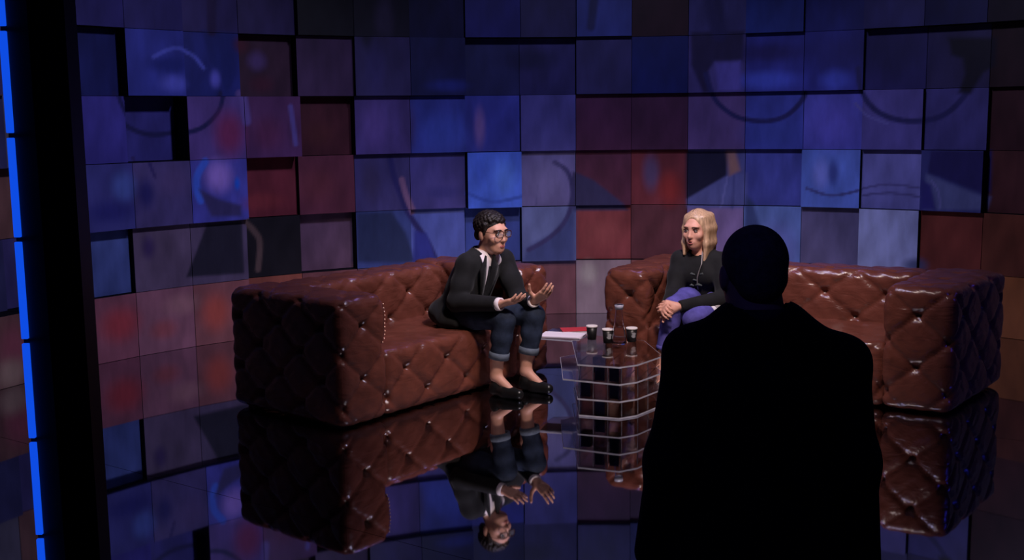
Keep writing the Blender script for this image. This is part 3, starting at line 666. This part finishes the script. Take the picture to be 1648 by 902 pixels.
def hand(F, wrist, R, side, curls, spread=0.10, thumb=0.6, s=1.0):
    """R columns: toward the thumb for a right hand (x), along the fingers (y), out of the back of the hand (z)"""
    L = lambda x, y, z: wrist+R@(A3(x*side, y, z)*s)
    xs = (0.030, 0.010, -0.010, -0.028); kn = (0.082, 0.086, 0.082, 0.074); ln = (0.068, 0.076, 0.070, 0.054); rr = (0.0092, 0.0095, 0.0090, 0.0080)
    for i in range(4):
        F.cap(L(xs[i]*0.55, 0.012, 0), L(xs[i], kn[i], 0.002), 0.0145*s, 0.0115*s, 0.012)
        p = A3(xs[i], kn[i], 0.002); ang = 0.0; cu = curls[i] if not np.isscalar(curls) else curls; out = spread*(1.5-i)/1.5
        for seg, fr in enumerate((0.45, 0.30, 0.25)):
            ang += cu*(0.8, 1.0, 0.7)[seg]
            dv = A3(math.sin(out)*math.cos(ang), math.cos(ang)*math.cos(out), -math.sin(ang))
            q = p+dv*ln[i]*fr; F.cap(L(*p), L(*q), rr[i]*(1-0.08*seg)*s, rr[i]*(0.92-0.10*seg)*s, 0.004); p = q
    p0, p1 = A3(0.018, 0.022, -0.006), A3(0.018+0.040*math.sin(thumb+0.4), 0.022+0.040*math.cos(thumb+0.4), -0.016)
    p2 = p1+A3(math.sin(thumb)*0.032, math.cos(thumb)*0.032, -0.010); p3 = p2+A3(math.sin(thumb-0.3)*0.026, math.cos(thumb-0.3)*0.026, -0.006)
    F.cap(L(*p0), L(*p1), 0.0155*s, 0.0125*s, 0.010); F.cap(L(*p1), L(*p2), 0.0115*s, 0.0105*s, 0.005); F.cap(L(*p2), L(*p3), 0.0105*s, 0.0085*s, 0.005)
def shoe(name, root, heel, toe, mt, h=0.005, ankle=None, w=0.040):
    heel = np.array(heel, float); toe = np.array(toe, float); lo = np.minimum(heel, toe)-0.12; hi = np.maximum(heel, toe)+0.16
    F = Field(lo, hi, h); d = toe-heel; up = A3(0, 0, 1)
    F.cap(heel, heel+d*0.45, w*0.82, w*0.80, 0.01); F.cap(heel+d*0.45, heel+d*0.95, w, w*0.72, 0.03)
    if ankle is not None: F.cap(heel+d*0.06+up*0.01, ankle, w*0.85, w*0.92, 0.02)
    return F.mesh(name, mt, root)
def ring(name, c, axis, r, w, th, mt, root, seg=28):
    """a cuff: short flared ring round a limb"""
    ax = A3(*axis); ax /= np.linalg.norm(ax); s = np.cross(ax, A3(0.3, 0.2, 0.9)); s /= np.linalg.norm(s); t = np.cross(ax, s); vs = []; fs = []
    prof = [(r, -w), (r+th, -w), (r+th*1.15, 0), (r+th, w), (r, w)]
    for i in range(seg):
        a = 2*PI*i/seg
        for rad, z in prof: vs.append(tuple(A3(*c)+ax*z+(s*math.cos(a)+t*math.sin(a))*rad))
    m = len(prof)
    for i in range(seg):
        j = (i+1) % seg
        for q in range(m): fs.append((i*m+q, j*m+q, j*m+(q+1) % m, i*m+(q+1) % m))
    return mesh_obj(name, vs, fs, mt, root)

# ---------------- seated man with glasses
def build_man():
    root = empty('person', (-0.20, 6.60, 0.0)); tag(root, 'seated person in black blazer, white shirt, rolled jeans and glasses, hands open', 'person')
    off = A3(-0.20, 6.60, 0.0); fwd = A3(0.777, -0.629, 0); rt = A3(-0.629, -0.777, 0); up = A3(0, 0, 1)
    R = np.stack([rt, fwd, up], 1)
    pel = A3(-0.315, 6.785, 0.445); chest = A3(-0.215, 6.79, 0.675); neck = A3(-0.158, 6.79, 0.79); hc = A3(-0.118, 6.755, 0.915)
    shR, shL = A3(-0.262, 6.660, 0.742), A3(-0.052, 6.915, 0.735)
    elR, elL = A3(-0.325, 6.60, 0.53), A3(0.040, 6.80, 0.51)
    wrR, wrL = A3(-0.070, 6.415, 0.545), A3(0.125, 6.545, 0.540)
    hipR, hipL = pel+rt*0.085, pel-rt*0.085
    knR, knL = A3(-0.048, 6.455, 0.445), A3(0.125, 6.60, 0.445)
    anR, anL = A3(-0.098, 6.470, 0.115), A3(0.075, 6.600, 0.115)
    Rh = frame((0.70, -0.71, -0.06))
    torso = frame(fwd*0.82+up*-0.35)
    for n_ in ('pel', 'chest', 'neck', 'hc', 'shR', 'shL', 'elR', 'elL', 'wrR', 'wrL', 'hipR', 'hipL', 'knR', 'knL', 'anR', 'anL'): pass
    T = lambda p: p-off
    pel, chest, neck, hc, shR, shL, elR, elL, wrR, wrL, hipR, hipL, knR, knL, anR, anL = [T(p) for p in (pel, chest, neck, hc, shR, shL, elR, elL, wrR, wrL, hipR, hipL, knR, knL, anR, anL)]
    lo, hi = A3(-0.45, -0.45, -0.02), A3(0.52, 0.52, 1.08)
    B = Field(lo, hi, 0.0052)
    B.ell(pel, (0.13, 0.10, 0.095), R, 0.03); B.ell((pel+chest)/2, (0.125, 0.09, 0.13), torso, 0.05); B.ell(chest, (0.14, 0.085, 0.12), torso, 0.05)
    B.chain([shR, (shR+shL)/2+A3(0, 0, 0.02), shL], [0.042, 0.05, 0.042], 0.03)
    B.cap(chest, neck, 0.06, 0.052, 0.04); B.cap(neck, hc+Rh@A3(0, -0.02, -0.05), 0.054, 0.052, 0.02)
    for sh, el, wr in ((shR, elR, wrR), (shL, elL, wrL)): B.chain([sh, el, wr], [0.042, 0.036, 0.023], 0.015)
    for h_, kn, an in ((hipR, knR, anR), (hipL, knL, anL)):
        B.chain([h_, kn], [0.068, 0.050], 0.03); B.chain([kn, (kn+an)/2+A3(-0.012, 0.01, 0.03), an], [0.048, 0.048, 0.034], 0.02)
        B.cap(an, an+fwd*0.12+A3(0, 0, -0.075), 0.030, 0.022, 0.02)
    L = head(B, hc, Rh, 1.02)
    # right hand: palm up, fingers to the side; left hand: raised, open, palm turned in
    def HR(y, z): y = A3(*y); y /= np.linalg.norm(y); z = A3(*z); z -= y*(z@y); z /= np.linalg.norm(z); return np.stack([np.cross(y, z), y, z], 1)
    hand(B, wrR, HR((0.86, -0.32, 0.28), (0.15, -0.45, -0.88)), 1, (0.22, 0.22, 0.26, 0.30), 0.12, 0.95)
    hand(B, wrL, HR((0.70, -0.42, 0.55), (0.45, -0.72, -0.20)), -1, (0.20, 0.22, 0.26, 0.34), 0.16, 1.0)
    B.mesh('body', M['skin'], root)
    face_parts(root, L, Rh, 1.02, M['lips'], M['hair'])
    # jeans, turned up above bare ankles
    J = Field(A3(-0.45, -0.45, 0.0), A3(0.52, 0.52, 0.62), 0.007)
    J.ell(pel, (0.140, 0.100, 0.088), R, 0.03)
    for h_, kn, an in ((hipR, knR, anR), (hipL, knL, anL)):
        e = kn+(an-kn)*0.62
        J.chain([h_, (h_+kn)/2+A3(0, 0, -0.004), kn], [0.072, 0.068, 0.062], 0.03); J.chain([kn, (kn+e)/2, e], [0.066, 0.060, 0.055], 0.02)
        J.half(e-0.13, e+0.13, lambda P, e=e, kn=kn, an=an: (P-e-0)@((an-kn)/np.linalg.norm(an-kn))*-1.0+0.0, 0.006)
    J.mesh('jeans', M['denim'], root)
    for kn, an in ((knR, anR), (knL, anL)):
        e = kn+(an-kn)*0.62; ring('jeans_cuff', e, an-kn, 0.046, 0.020, 0.013, M['denimlight'], root)
    shoe('shoe', root, anR+A3(-0.01, 0.01, -0.080), anR+fwd*0.175+A3(0, 0, -0.084), M['shoe'], ankle=anR+A3(0, 0, -0.05))
    shoe('shoe', root, anL+A3(-0.01, 0.01, -0.080), anL+fwd*0.175+A3(0, 0, -0.084), M['shoe'], ankle=anL+A3(0, 0, -0.05))
    # shirt: front, collar, cuffs
    S = Field(A3(-0.40, -0.40, 0.36), A3(0.45, 0.50, 0.86), 0.006)
    S.ell((pel+chest)/2+A3(0, 0, -0.01), (0.135, 0.104, 0.14), torso, 0.04); S.ell(chest, (0.148, 0.100, 0.125), torso, 0.05); S.cap(chest, neck+A3(0, 0, -0.02), 0.072, 0.064, 0.04); S.chain([shR, (shR+shL)/2+A3(0, 0, 0.022), shL], [0.048, 0.058, 0.048], 0.04)
    S.mesh('shirt', M['shirt'], root)
    nk = neck+A3(0, 0, 0.002); vs = []; fs = []
    for i in range(29):       # folded collar standing round the neck, open at the front
        a = -PI/2+0.42+(2*PI-0.84)*i/28-PI    # opening faces forward
        dirv = rt*math.cos(a)+fwd*-math.sin(a)
        dip = 0.028*max(0, (-math.sin(a)))
        for rad, z in ((0.060, 0.030-dip), (0.066, 0.036-dip), (0.075, 0.0-dip*1.4), (0.070, -0.012-dip*1.4), (0.058, -0.010-dip)): vs.append(tuple(nk+dirv*rad+up*z))
        if i:
            for q in range(4): b = (i-1)*5+q; fs.append((b, b+5, b+6, b+1))
    mesh_obj('shirt_collar', vs, fs, M['shirt'], root)
    for el, wr in ((elR, wrR), (elL, wrL)): ring('shirt_cuff', wr+(el-wr)/np.linalg.norm(el-wr)*0.008, wr-el, 0.026, 0.016, 0.011, M['shirt'], root)
    # blazer, open in a V
    K = Field(A3(-0.45, -0.42, 0.30), A3(0.45, 0.52, 0.88), 0.006)
    K.ell((pel+chest)/2, (0.165, 0.122, 0.17), torso, 0.05); K.ell(chest, (0.170, 0.112, 0.135), torso, 0.05); K.ell(pel+A3(-0.02, 0.015, 0.0), (0.190, 0.155, 0.100), R, 0.05)
    K.chain([shR, (shR+shL)/2+A3(-0.02, 0.015, 0.035), shL], [0.062, 0.068, 0.062], 0.04)
    for sh, el, wr in ((shR, elR, wrR), (shL, elL, wrL)):
        w = wr+(el-wr)/np.linalg.norm(el-wr)*0.022
        K.chain([sh, sh*0.45+el*0.55, el], [0.066, 0.062, 0.056], 0.025); K.cap(el, w, 0.056, 0.042, 0.02)
        K.half(w-0.09, w+0.09, lambda P, w=w, el=el, wr=wr: -((P-w)@((wr-el)/np.linalg.norm(wr-el)))+0.006, 0.004)
    K.cap(pel+fwd*0.02-rt*-0.17+A3(0, 0, -0.03), pel+fwd*0.10+rt*0.155+A3(0, 0, -0.04), 0.04, 0.03, 0.05)
    tb = pel*0.30+chest*0.70; tr, tf, tu = torso[:, 0], torso[:, 1], torso[:, 2]
    vt = (pel*0.52+chest*0.48)       # bottom of the V
    def vcut(P):
        q = P-vt; z = q@tu; x = np.abs(q@tr); y = q@tf
        return np.maximum(x-0.008-np.clip(z, 0, 1)*0.075, np.maximum(-(z), -(y-0.02)))
    sl, P = K.sub(vt-0.30, vt+0.36); K.put(sl, vcut(P), 0.004, True)
    sl, P = K.sub(neck-0.15, neck+0.20); q = P-neck; K.put(sl, np.maximum(np.linalg.norm(q-np.outer((q@tu).ravel(), tu).reshape(q.shape), axis=-1)-0.078, -(q@tu)-0.03), 0.006, True)
    K.mesh('blazer', M['jacket'], root)
    for sx in (-1, 1):        # lapels along the V
        pts = [vt+tu*(0.02+t*0.27)+tr*sx*(0.012+0.075*(0.02+t*0.27))+tf*(0.122-0.05*t*t) for t in np.linspace(0, 1, 9)]
        vs = []; fs = []
        for i, p in enumerate(pts):
            wd = 0.018+0.034*math.sin(min(1.0, i/6.0)*PI*0.5) if i < 7 else 0.040-0.016*(i-6)
            for a, b in ((0, 0.004), (wd, 0.006), (wd, -0.004), (0, -0.008)): vs.append(tuple(p+tr*sx*a+tf*b))
            if i:
                for q in range(4): b0 = (i-1)*4+q; b1 = (i-1)*4+(q+1) % 4; fs.append((b0, b1, b1+4, b0+4))
        mesh_obj('lapel', vs, fs, M['jacket'], root)
    # dark thick hair
    Hh = Field(hc-0.17, hc+0.19, 0.005)
    Hh.ell(L(0, -0.018, 0.046), A3(0.080, 0.097, 0.080), Rh, 0.01)
    Hh.ell(L(0, 0.128, 0.014), A3(0.066, 0.070, 0.078), Rh, 0.008, cut=True)
    for i in range(150):      # curls
        a = i*2.39996; e = 1-1.25*(i+0.5)/150; rr = math.sqrt(max(0, 1-e*e)); jit = 0.9+0.2*((i*0.37) % 1)
        x, y, z = 0.079*rr*math.cos(a), -0.018+0.096*rr*math.sin(a), 0.046+0.081*e
        if z < 0.075 and y > 0.02: continue
        Hh.ell(L(x, y, z), A3(0.0135, 0.0135, 0.0115)*jit, Rh, 0.005)
    for sx in (-1, 1): Hh.cap(L(sx*0.078, 0.022, 0.055), L(sx*0.077, 0.020, 0.000), 0.011, 0.007, 0.012); Hh.ell(L(sx*0.050, -0.058, -0.012), A3(0.022, 0.030, 0.034), Rh, 0.02)
    for sx in (-1, 1): Hh.ell(L(sx*0.098, -0.004, -0.006), A3(0.020, 0.019, 0.034), Rh, 0.006, cut=True)
    Hh.mesh('hair', M['hair'], root)
    # glasses: brown rims, temples, lenses
    gl = empty('glasses'); gl.parent = root
    parts = []
    for sx in (-1, 1):
        pts = [L(sx*0.033+0.026*math.copysign(abs(math.cos(t))**0.7, math.cos(t)), 0.108-0.006*abs(math.cos(t)) if sx*math.cos(t) > 0 else 0.108, 0.008+0.019*math.copysign(abs(math.sin(t))**0.7, math.sin(t))) for t in np.linspace(0, 2*PI, 25)]
        parts.append(tube(pts, 0.0028, 6))
        lv = [L(sx*0.033, 0.107, 0.008)]+[p for p in pts[:-1]]
        mesh_obj('lens', [tuple(p) for p in lv]+[tuple(p-Rh[:, 1]*0.0012) for p in lv], [(0, i+1, (i+1) % 24+1) for i in range(24)]+[(25, (i+1) % 24+26, i+26) for i in range(24)]+[(i+1, i+26, (i+1) % 24+26, (i+1) % 24+1) for i in range(24)], M['spectacle'], gl)
        v, f = tube([L(sx*0.060, 0.102, 0.018), L(sx*0.078, 0.085, 0.018), L(sx*0.081, 0.02, 0.016), L(sx*0.081, -0.01, 0.010), L(sx*0.080, -0.03, -0.008)], 0.0018, 6); mesh_obj('temple', v, f, M['frame'], gl)
    parts.append(tube([L(-0.009, 0.109, 0.013), L(0, 0.113, 0.016), L(0.009, 0.109, 0.013)], 0.003, 6))
    v, f = join_vf(parts); mesh_obj('rim', v, f, M['frame'], gl)
    # a wrist-watch sized pale square at the blazer's hem: shirt tail showing
    v, f = tube([pel+fwd*0.145+rt*0.06+A3(0, 0, 0.042), pel+fwd*0.165+rt*0.03+A3(0, 0, 0.046)], [0.012, 0.010], 8); mesh_obj('shirt_tail', v, f, M['shirt'], root)
    return root
build_man()

# ---------------- seated blonde woman
def build_woman():
    off = A3(1.15, 6.80, 0.0); root = empty('person', tuple(off)); tag(root, 'seated blonde person in black top and violet jeans, hands clasped over knee', 'person')
    fwd = A3(-0.50, -0.866, 0); rt = A3(-0.866, 0.50, 0); up = A3(0, 0, 1); R = np.stack([rt, fwd, up], 1)
    T = lambda *p: A3(*p)-off
    pel = T(1.215, 6.975, 0.475); chest = T(1.165, 6.92, 0.655); neck = T(1.150, 6.925, 0.775); hc = T(1.122, 6.905, 0.905)
    shR, shL = T(1.035, 6.985, 0.715), T(1.275, 6.845, 0.715)
    elR, elL = T(0.985, 6.875, 0.525), T(1.255, 6.70, 0.515)
    wrR, wrL = T(0.905, 6.640, 0.485), T(0.965, 6.575, 0.490)
    hipR, hipL = pel+rt*0.08, pel-rt*0.08
    knR, knL = T(0.945, 6.635, 0.475), T(1.035, 6.515, 0.425)
    anR, anL = T(0.868, 6.610, 0.115), T(1.180, 6.640, 0.450)
    Rh = frame((-0.58, -0.80, -0.05)); torso = frame(fwd*0.9+up*-0.2)
    B = Field(A3(-0.42, -0.48, -0.02), A3(0.36, 0.42, 1.05), 0.0052)
    B.ell(pel, (0.125, 0.10, 0.095), R, 0.03); B.ell((pel+chest)/2, (0.108, 0.08, 0.12), torso, 0.05); B.ell(chest, (0.120, 0.08, 0.11), torso, 0.05)
    B.chain([shR, (shR+shL)/2+A3(0, 0, 0.015), shL], [0.035, 0.042, 0.035], 0.03); B.cap(chest, neck, 0.05, 0.042, 0.04); B.cap(neck, hc+Rh@A3(0, -0.018, -0.05), 0.043, 0.045, 0.02)
    for sh, el, wr in ((shR, elR, wrR), (shL, elL, wrL)): B.chain([sh, el, wr], [0.036, 0.031, 0.020], 0.015)
    B.chain([hipR, knR, anR], [0.066, 0.048, 0.031], 0.02); B.cap(anR, anR+A3(-0.02, -0.10, -0.075), 0.028, 0.02, 0.02)
    B.chain([hipL, knL, anL], [0.066, 0.048, 0.031], 0.02); B.cap(anL, anL+A3(0.08, 0.05, 0.01), 0.028, 0.02, 0.02)
    L = head(B, hc, Rh, 0.97, True)
    def HR(y, z): y = A3(*y); y /= np.linalg.norm(y); z = A3(*z); z -= y*(z@y); z /= np.linalg.norm(z); return np.stack([np.cross(y, z), y, z], 1)
    hand(B, wrL, HR((-0.92, 0.05, 0.10), (-0.25, -0.85, 0.45)), -1, (0.60, 0.64, 0.68, 0.72), 0.02, 0.5, 0.93)
    hand(B, wrR+A3(0.005, -0.02, 0.0), HR((-0.30, -0.90, -0.05), (-0.85, -0.20, 0.45)), 1, (0.66, 0.70, 0.74, 0.78), 0.02, 0.5, 0.93)
    B.mesh('body', M['skinw'], root)
    face_parts(root, L, Rh, 0.97, M['lips'], M['mouth'], True, M['blonddark'], 0.6)
    # top with long sleeves
    K = Field(A3(-0.36, -0.36, 0.36), A3(0.34, 0.42, 0.86), 0.006)
    K.ell(pel+A3(0, 0, 0.01), (0.155, 0.125, 0.10), R, 0.04); K.ell((pel+chest)/2, (0.140, 0.108, 0.14), torso, 0.05); K.ell(chest, (0.142, 0.105, 0.115), torso, 0.05)
    for sx in (-1, 1): K.ell(chest+torso@A3(sx*0.06, 0.075, -0.01), (0.055, 0.045, 0.055), torso, 0.04)
    K.chain([shR, (shR+shL)/2+A3(0.01, 0.02, 0.025), shL], [0.052, 0.058, 0.052], 0.04)
    for sh, el, wr in ((shR, elR, wrR), (shL, elL, wrL)):
        w = wr+(el-wr)/np.linalg.norm(el-wr)*0.012
        K.chain([sh, sh*0.5+el*0.5, el], [0.058, 0.058, 0.054], 0.025); K.cap(el, w, 0.054, 0.036, 0.02)
        K.half(w-0.08, w+0.08, lambda P, w=w, el=el, wr=wr: -((P-w)@((wr-el)/np.linalg.norm(wr-el)))+0.004, 0.004)
    sl, P = K.sub(neck-0.15, neck+0.2); q = P-neck; K.put(sl, np.maximum(np.linalg.norm(q[..., :2], axis=-1)-0.058, -(q[..., 2]+0.022)), 0.008, True)
    K.mesh('black_top', M['jacket'], root)
    # grey print on the chest: a few short bars, and a long pendant chain
    tr, tf, tu = torso[:, 0], torso[:, 1], torso[:, 2]; parts = []
    def onf(x, z): return chest+tr*x+tu*z+tf*(0.113-1.9*x*x-0.9*max(0, z-0.02)**2+(-0.20*abs(z) if z < -0.06 else 0))
    for x0, x1, z in ((-0.055, -0.02, 0.015), (0.01, 0.05, 0.012), (-0.05, -0.03, -0.02), (0.0, 0.035, -0.024), (-0.03, 0.012, -0.055), (0.022, 0.05, -0.06)):
        parts.append(tube([onf(x0, z), onf((x0+x1)/2, z+0.006), onf(x1, z)], [0.005, 0.009, 0.005], 6))
    v, f = join_vf(parts); mesh_obj('shirt_print', v, f, M['print'], root)
    v, f = tube([L(-0.045, 0.02, -0.13)]+[onf(x, z) for x, z in ((-0.035, 0.085), (-0.02, 0.04), (-0.005, 0.0), (0.0, -0.05), (0.003, -0.09))], 0.0035, 6); mesh_obj('pendant_chain', v, f, M['shoegrey'], root)
    # violet jeans; the second leg is folded across
    J = Field(A3(-0.42, -0.48, 0.0), A3(0.36, 0.42, 0.62), 0.007)
    J.ell(pel, (0.150, 0.115, 0.09), R, 0.04)
    eR = knR+(anR-knR)*0.66; eL = knL+(anL-knL)*0.86
    J.chain([hipR, (hipR+knR)/2+A3(0, 0, 0.01), knR, eR], [0.088, 0.076, 0.062, 0.050], 0.025)
    J.chain([hipL, (hipL+knL)/2, knL, eL], [0.088, 0.070, 0.050, 0.040], 0.025)
    for e, kn, an in ((eR, knR, anR), (eL, knL, anL)): J.half(e-0.1, e+0.1, lambda P, e=e, kn=kn, an=an: -((P-e)@((an-kn)/np.linalg.norm(an-kn))), 0.006)
    J.mesh('jeans', M['purple'], root)
    ring('jeans_cuff', eR, anR-knR, 0.041, 0.012, 0.010, M['purple'], root)
    ring('sock', anL-(anL-knL)*0.06, anL-knL, 0.031, 0.016, 0.008, M['sock'], root)
    shoe('shoe', root, anR+A3(0.005, 0.01, -0.080), anR+A3(-0.030, -0.140, -0.086), M['shoegrey'], ankle=anR+A3(0, 0, -0.06), w=0.034)
    shoe('shoe', root, anL+A3(0.015, 0.0, 0.004), anL+A3(0.085, 0.10, 0.012), M['shoegrey'], ankle=anL+A3(0.01, 0.005, 0.01), w=0.036)
    # straight blond hair: cap, long side curtains, parting with darker roots
    Hh = Field(hc+A3(-0.17, -0.17, -0.26), hc+A3(0.17, 0.17, 0.17), 0.005)
    Hh.ell(L(0, -0.020, 0.045), A3(0.080, 0.097, 0.086), Rh, 0.01)
    for sx, low in ((-1, -0.200), (1, -0.150)):
        for y, r0, r1 in ((-0.07, 0.026, 0.022), (-0.045, 0.022, 0.018), (-0.02, 0.019, 0.016), (0.005, 0.016, 0.014), (0.024, 0.013, 0.010)):
            Hh.chain([L(sx*0.058, y, 0.08), L(sx*0.072, y, 0.01), L(sx*0.074, y+0.008, -0.08), L(sx*(0.068 if y > -0.05 else 0.05), y+0.022, low+(0.02 if y < 0 else 0))], [r0, r0, r0*0.95, r1*0.7], 0.022)
    Hh.chain([L(0, -0.09, 0.03), L(0, -0.095, -0.07), L(0, -0.085, -0.15)], [0.05, 0.045, 0.03], 0.03)
    Hh.ell(L(0, 0.110, -0.010), A3(0.060, 0.085, 0.100), Rh, 0.012, cut=True)
    Hh.ell(L(0, 0.050, -0.150), A3(0.058, 0.085, 0.110), Rh, 0.012, cut=True)
    Hh.mesh('hair', M['blond'], root)
    def on_cap(x, y, z, f=1.012):      # nearest point of the hair cap along a ray from its middle
        q = A3(x, y+0.020, z-0.045); q = q/np.linalg.norm(q/A3(0.080, 0.097, 0.086))*f; return L(q[0], q[1]-0.020, q[2]+0.045)
    parts = []; rnd = random.Random(3)
    for i in range(230):        # fine strands lying on the hair
        sx = rnd.choice((-1, 1)); y = rnd.uniform(-0.095, 0.028); k = rnd.uniform(0.97, 1.03); low = (-0.205 if sx < 0 else -0.155)+rnd.uniform(0, 0.05)
        w = 0.074+(0.026-0.13*(y+0.07) if y > -0.09 else 0.02)*0.75
        parts.append(tube([on_cap(0.012+sx*0.004, y+0.02, 0.13), on_cap(sx*0.05, y+0.01, 0.10), on_cap(sx*0.085, y, 0.045), L(sx*w*k, y+0.008, -0.06), L(sx*(w-0.012)*k, y+0.022, low)], [0.0012, 0.0016, 0.0018, 0.0018, 0.0008], 5))
    v, f = join_vf(parts); mesh_obj('hair_strands', v, f, M['blond'], root)
    v, f = tube([on_cap(0.014, y, 0.13, 0.995) for y in np.linspace(0.040, -0.09, 14)], [0.0045]*13+[0.002], 6); mesh_obj('hair_parting', v, f, M['blonddark'], root)
    return root
build_woman()

# ---------------- man standing below the stage edge with his back turned
def build_stander():
    off = A3(0.64, 2.95, -0.44); root = empty('person', tuple(off)); tag(root, 'standing person seen from behind as a dark silhouette in a jacket', 'person')
    T = lambda *p: A3(*p)-off
    hc = T(0.630, 2.97, 1.190); neck = T(0.640, 2.94, 1.055); chest = T(0.655, 2.95, 0.85); pel = T(0.655, 2.95, 0.46)
    shL, shR = T(0.465, 2.95, 0.985), T(0.868, 2.95, 0.955)       # his left is on the left, he faces away
    elL, elR = T(0.415, 2.93, 0.70), T(0.895, 2.93, 0.69); wrL, wrR = T(0.378, 2.98, 0.43), T(0.940, 2.98, 0.40)
    knL, knR = T(0.57, 2.96, 0.02), T(0.75, 2.96, 0.02); anL, anR = T(0.56, 2.95, -0.36), T(0.76, 2.95, -0.36); hipL, hipR = T(0.565, 2.95, 0.44), T(0.745, 2.95, 0.44)
    Rh = frame((-0.12, 1.0, -0.08)); R = np.eye(3)
    B = Field(A3(-0.40, -0.22, -0.01), A3(0.44, 0.30, 1.80), 0.0065)
    B.ell(pel, (0.15, 0.11, 0.12), R, 0.03); B.ell((pel+chest)/2, (0.14, 0.10, 0.2), R, 0.05); B.ell(chest, (0.16, 0.11, 0.16), R, 0.05)
    B.chain([shL, (shL+shR)/2+A3(0, 0, 0.03), shR], [0.05, 0.06, 0.05], 0.04); B.cap(chest, neck, 0.08, 0.070, 0.05); B.cap(neck, hc+A3(0, -0.01, -0.04), 0.074, 0.070, 0.02)
    for sh, el, wr in ((shL, elL, wrL), (shR, elR, wrR)): B.chain([sh, el, wr], [0.05, 0.042, 0.027], 0.02)
    for h_, kn, an in ((hipL, knL, anL), (hipR, knR, anR)): B.chain([h_, kn, an], [0.082, 0.055, 0.038], 0.03); B.cap(an, an+A3(0, 0.13, -0.05), 0.034, 0.025, 0.02)
    L = head(B, hc, Rh, 1.05)
    def HR(y, z): y = A3(*y); y /= np.linalg.norm(y); z = A3(*z); z -= y*(z@y); z /= np.linalg.norm(z); return np.stack([np.cross(y, z), y, z], 1)
    hand(B, wrL, HR((0.05, 0.12, -1), (-1, 0, 0)), -1, (0.25, 0.28, 0.3, 0.32), 0.05, 0.4); hand(B, wrR, HR((-0.05, 0.12, -1), (1, 0, 0)), 1, (0.25, 0.28, 0.3, 0.32), 0.05, 0.4)
    B.mesh('body', M['skin'], root)
    face_parts(root, L, Rh, 1.05, M['lips'], M['hair'])
    Hh = Field(hc-0.17, hc+0.19, 0.006); Hh.ell(L(0, -0.018, 0.036), A3(0.080, 0.096, 0.087)*1.05, Rh, 0.01); Hh.ell(L(0, -0.062, -0.02), A3(0.062, 0.045, 0.055), Rh, 0.03)
    Hh.ell(L(0, 0.125, 0.0), A3(0.075, 0.075, 0.085), Rh, 0.01, cut=True)
    for sx in (-1, 1): Hh.ell(L(sx*0.092, -0.004, -0.008), A3(0.020, 0.022, 0.038), Rh, 0.006, cut=True)
    Hh.mesh('hair', M['short'], root)
    K = Field(A3(-0.42, -0.24, 0.68), A3(0.46, 0.28, 1.62), 0.008)
    K.ell(chest+A3(0, 0, 0.03), (0.215, 0.145, 0.17), R, 0.06); K.ell((pel+chest)/2, (0.225, 0.145, 0.25), R, 0.08); K.ell(pel+A3(0, 0, -0.03), (0.240, 0.150, 0.26), R, 0.07)
    K.chain([shL, neck+A3(-0.04, -0.01, -0.005), neck+A3(0.05, -0.01, -0.01), shR], [0.058, 0.072, 0.072, 0.058], 0.05)
    for sh, el, wr in ((shL, elL, wrL), (shR, elR, wrR)):
        K.chain([sh, el, wr], [0.066, 0.064, 0.054], 0.05); K.half(wr-0.09, wr+0.09, lambda P, wr=wr: P[..., 2]*-1.0+0, 0.004) if False else None
    sl, P = K.sub(neck-0.15, neck+0.2); q = P-neck; K.put(sl, np.maximum(np.linalg.norm(q[..., :2], axis=-1)-0.078, -(q[..., 2]-0.025)), 0.01, True)
    sl, P = K.sub(A3(-0.42, -0.24, 0.66), A3(0.46, 0.28, 0.80)); K.put(sl, P[..., 2]-0.735, 0.004, True)
    K.mesh('jacket', M['jacket'], root)
    ring('shirt_collar', neck+A3(-0.005, 0, 0.030), (0, 0.12, 1), 0.076, 0.018, 0.008, M['denim'], root)
    J = Field(A3(-0.30, -0.24, 0.03), A3(0.34, 0.28, 1.05), 0.009); J.ell(pel, (0.165, 0.125, 0.12), R, 0.04)
    for h_, kn, an in ((hipL, knL, anL), (hipR, knR, anR)): J.chain([h_, kn, an], [0.095, 0.075, 0.062], 0.03)
    J.mesh('trousers', M['jacket'], root)
    for an in (anL, anR): shoe('shoe', root, an+A3(0, -0.03, -0.042), an+A3(0, 0.17, -0.044), M['shoe'], 0.006, ankle=an+A3(0, 0, 0.0), w=0.044)
    return root
build_stander()
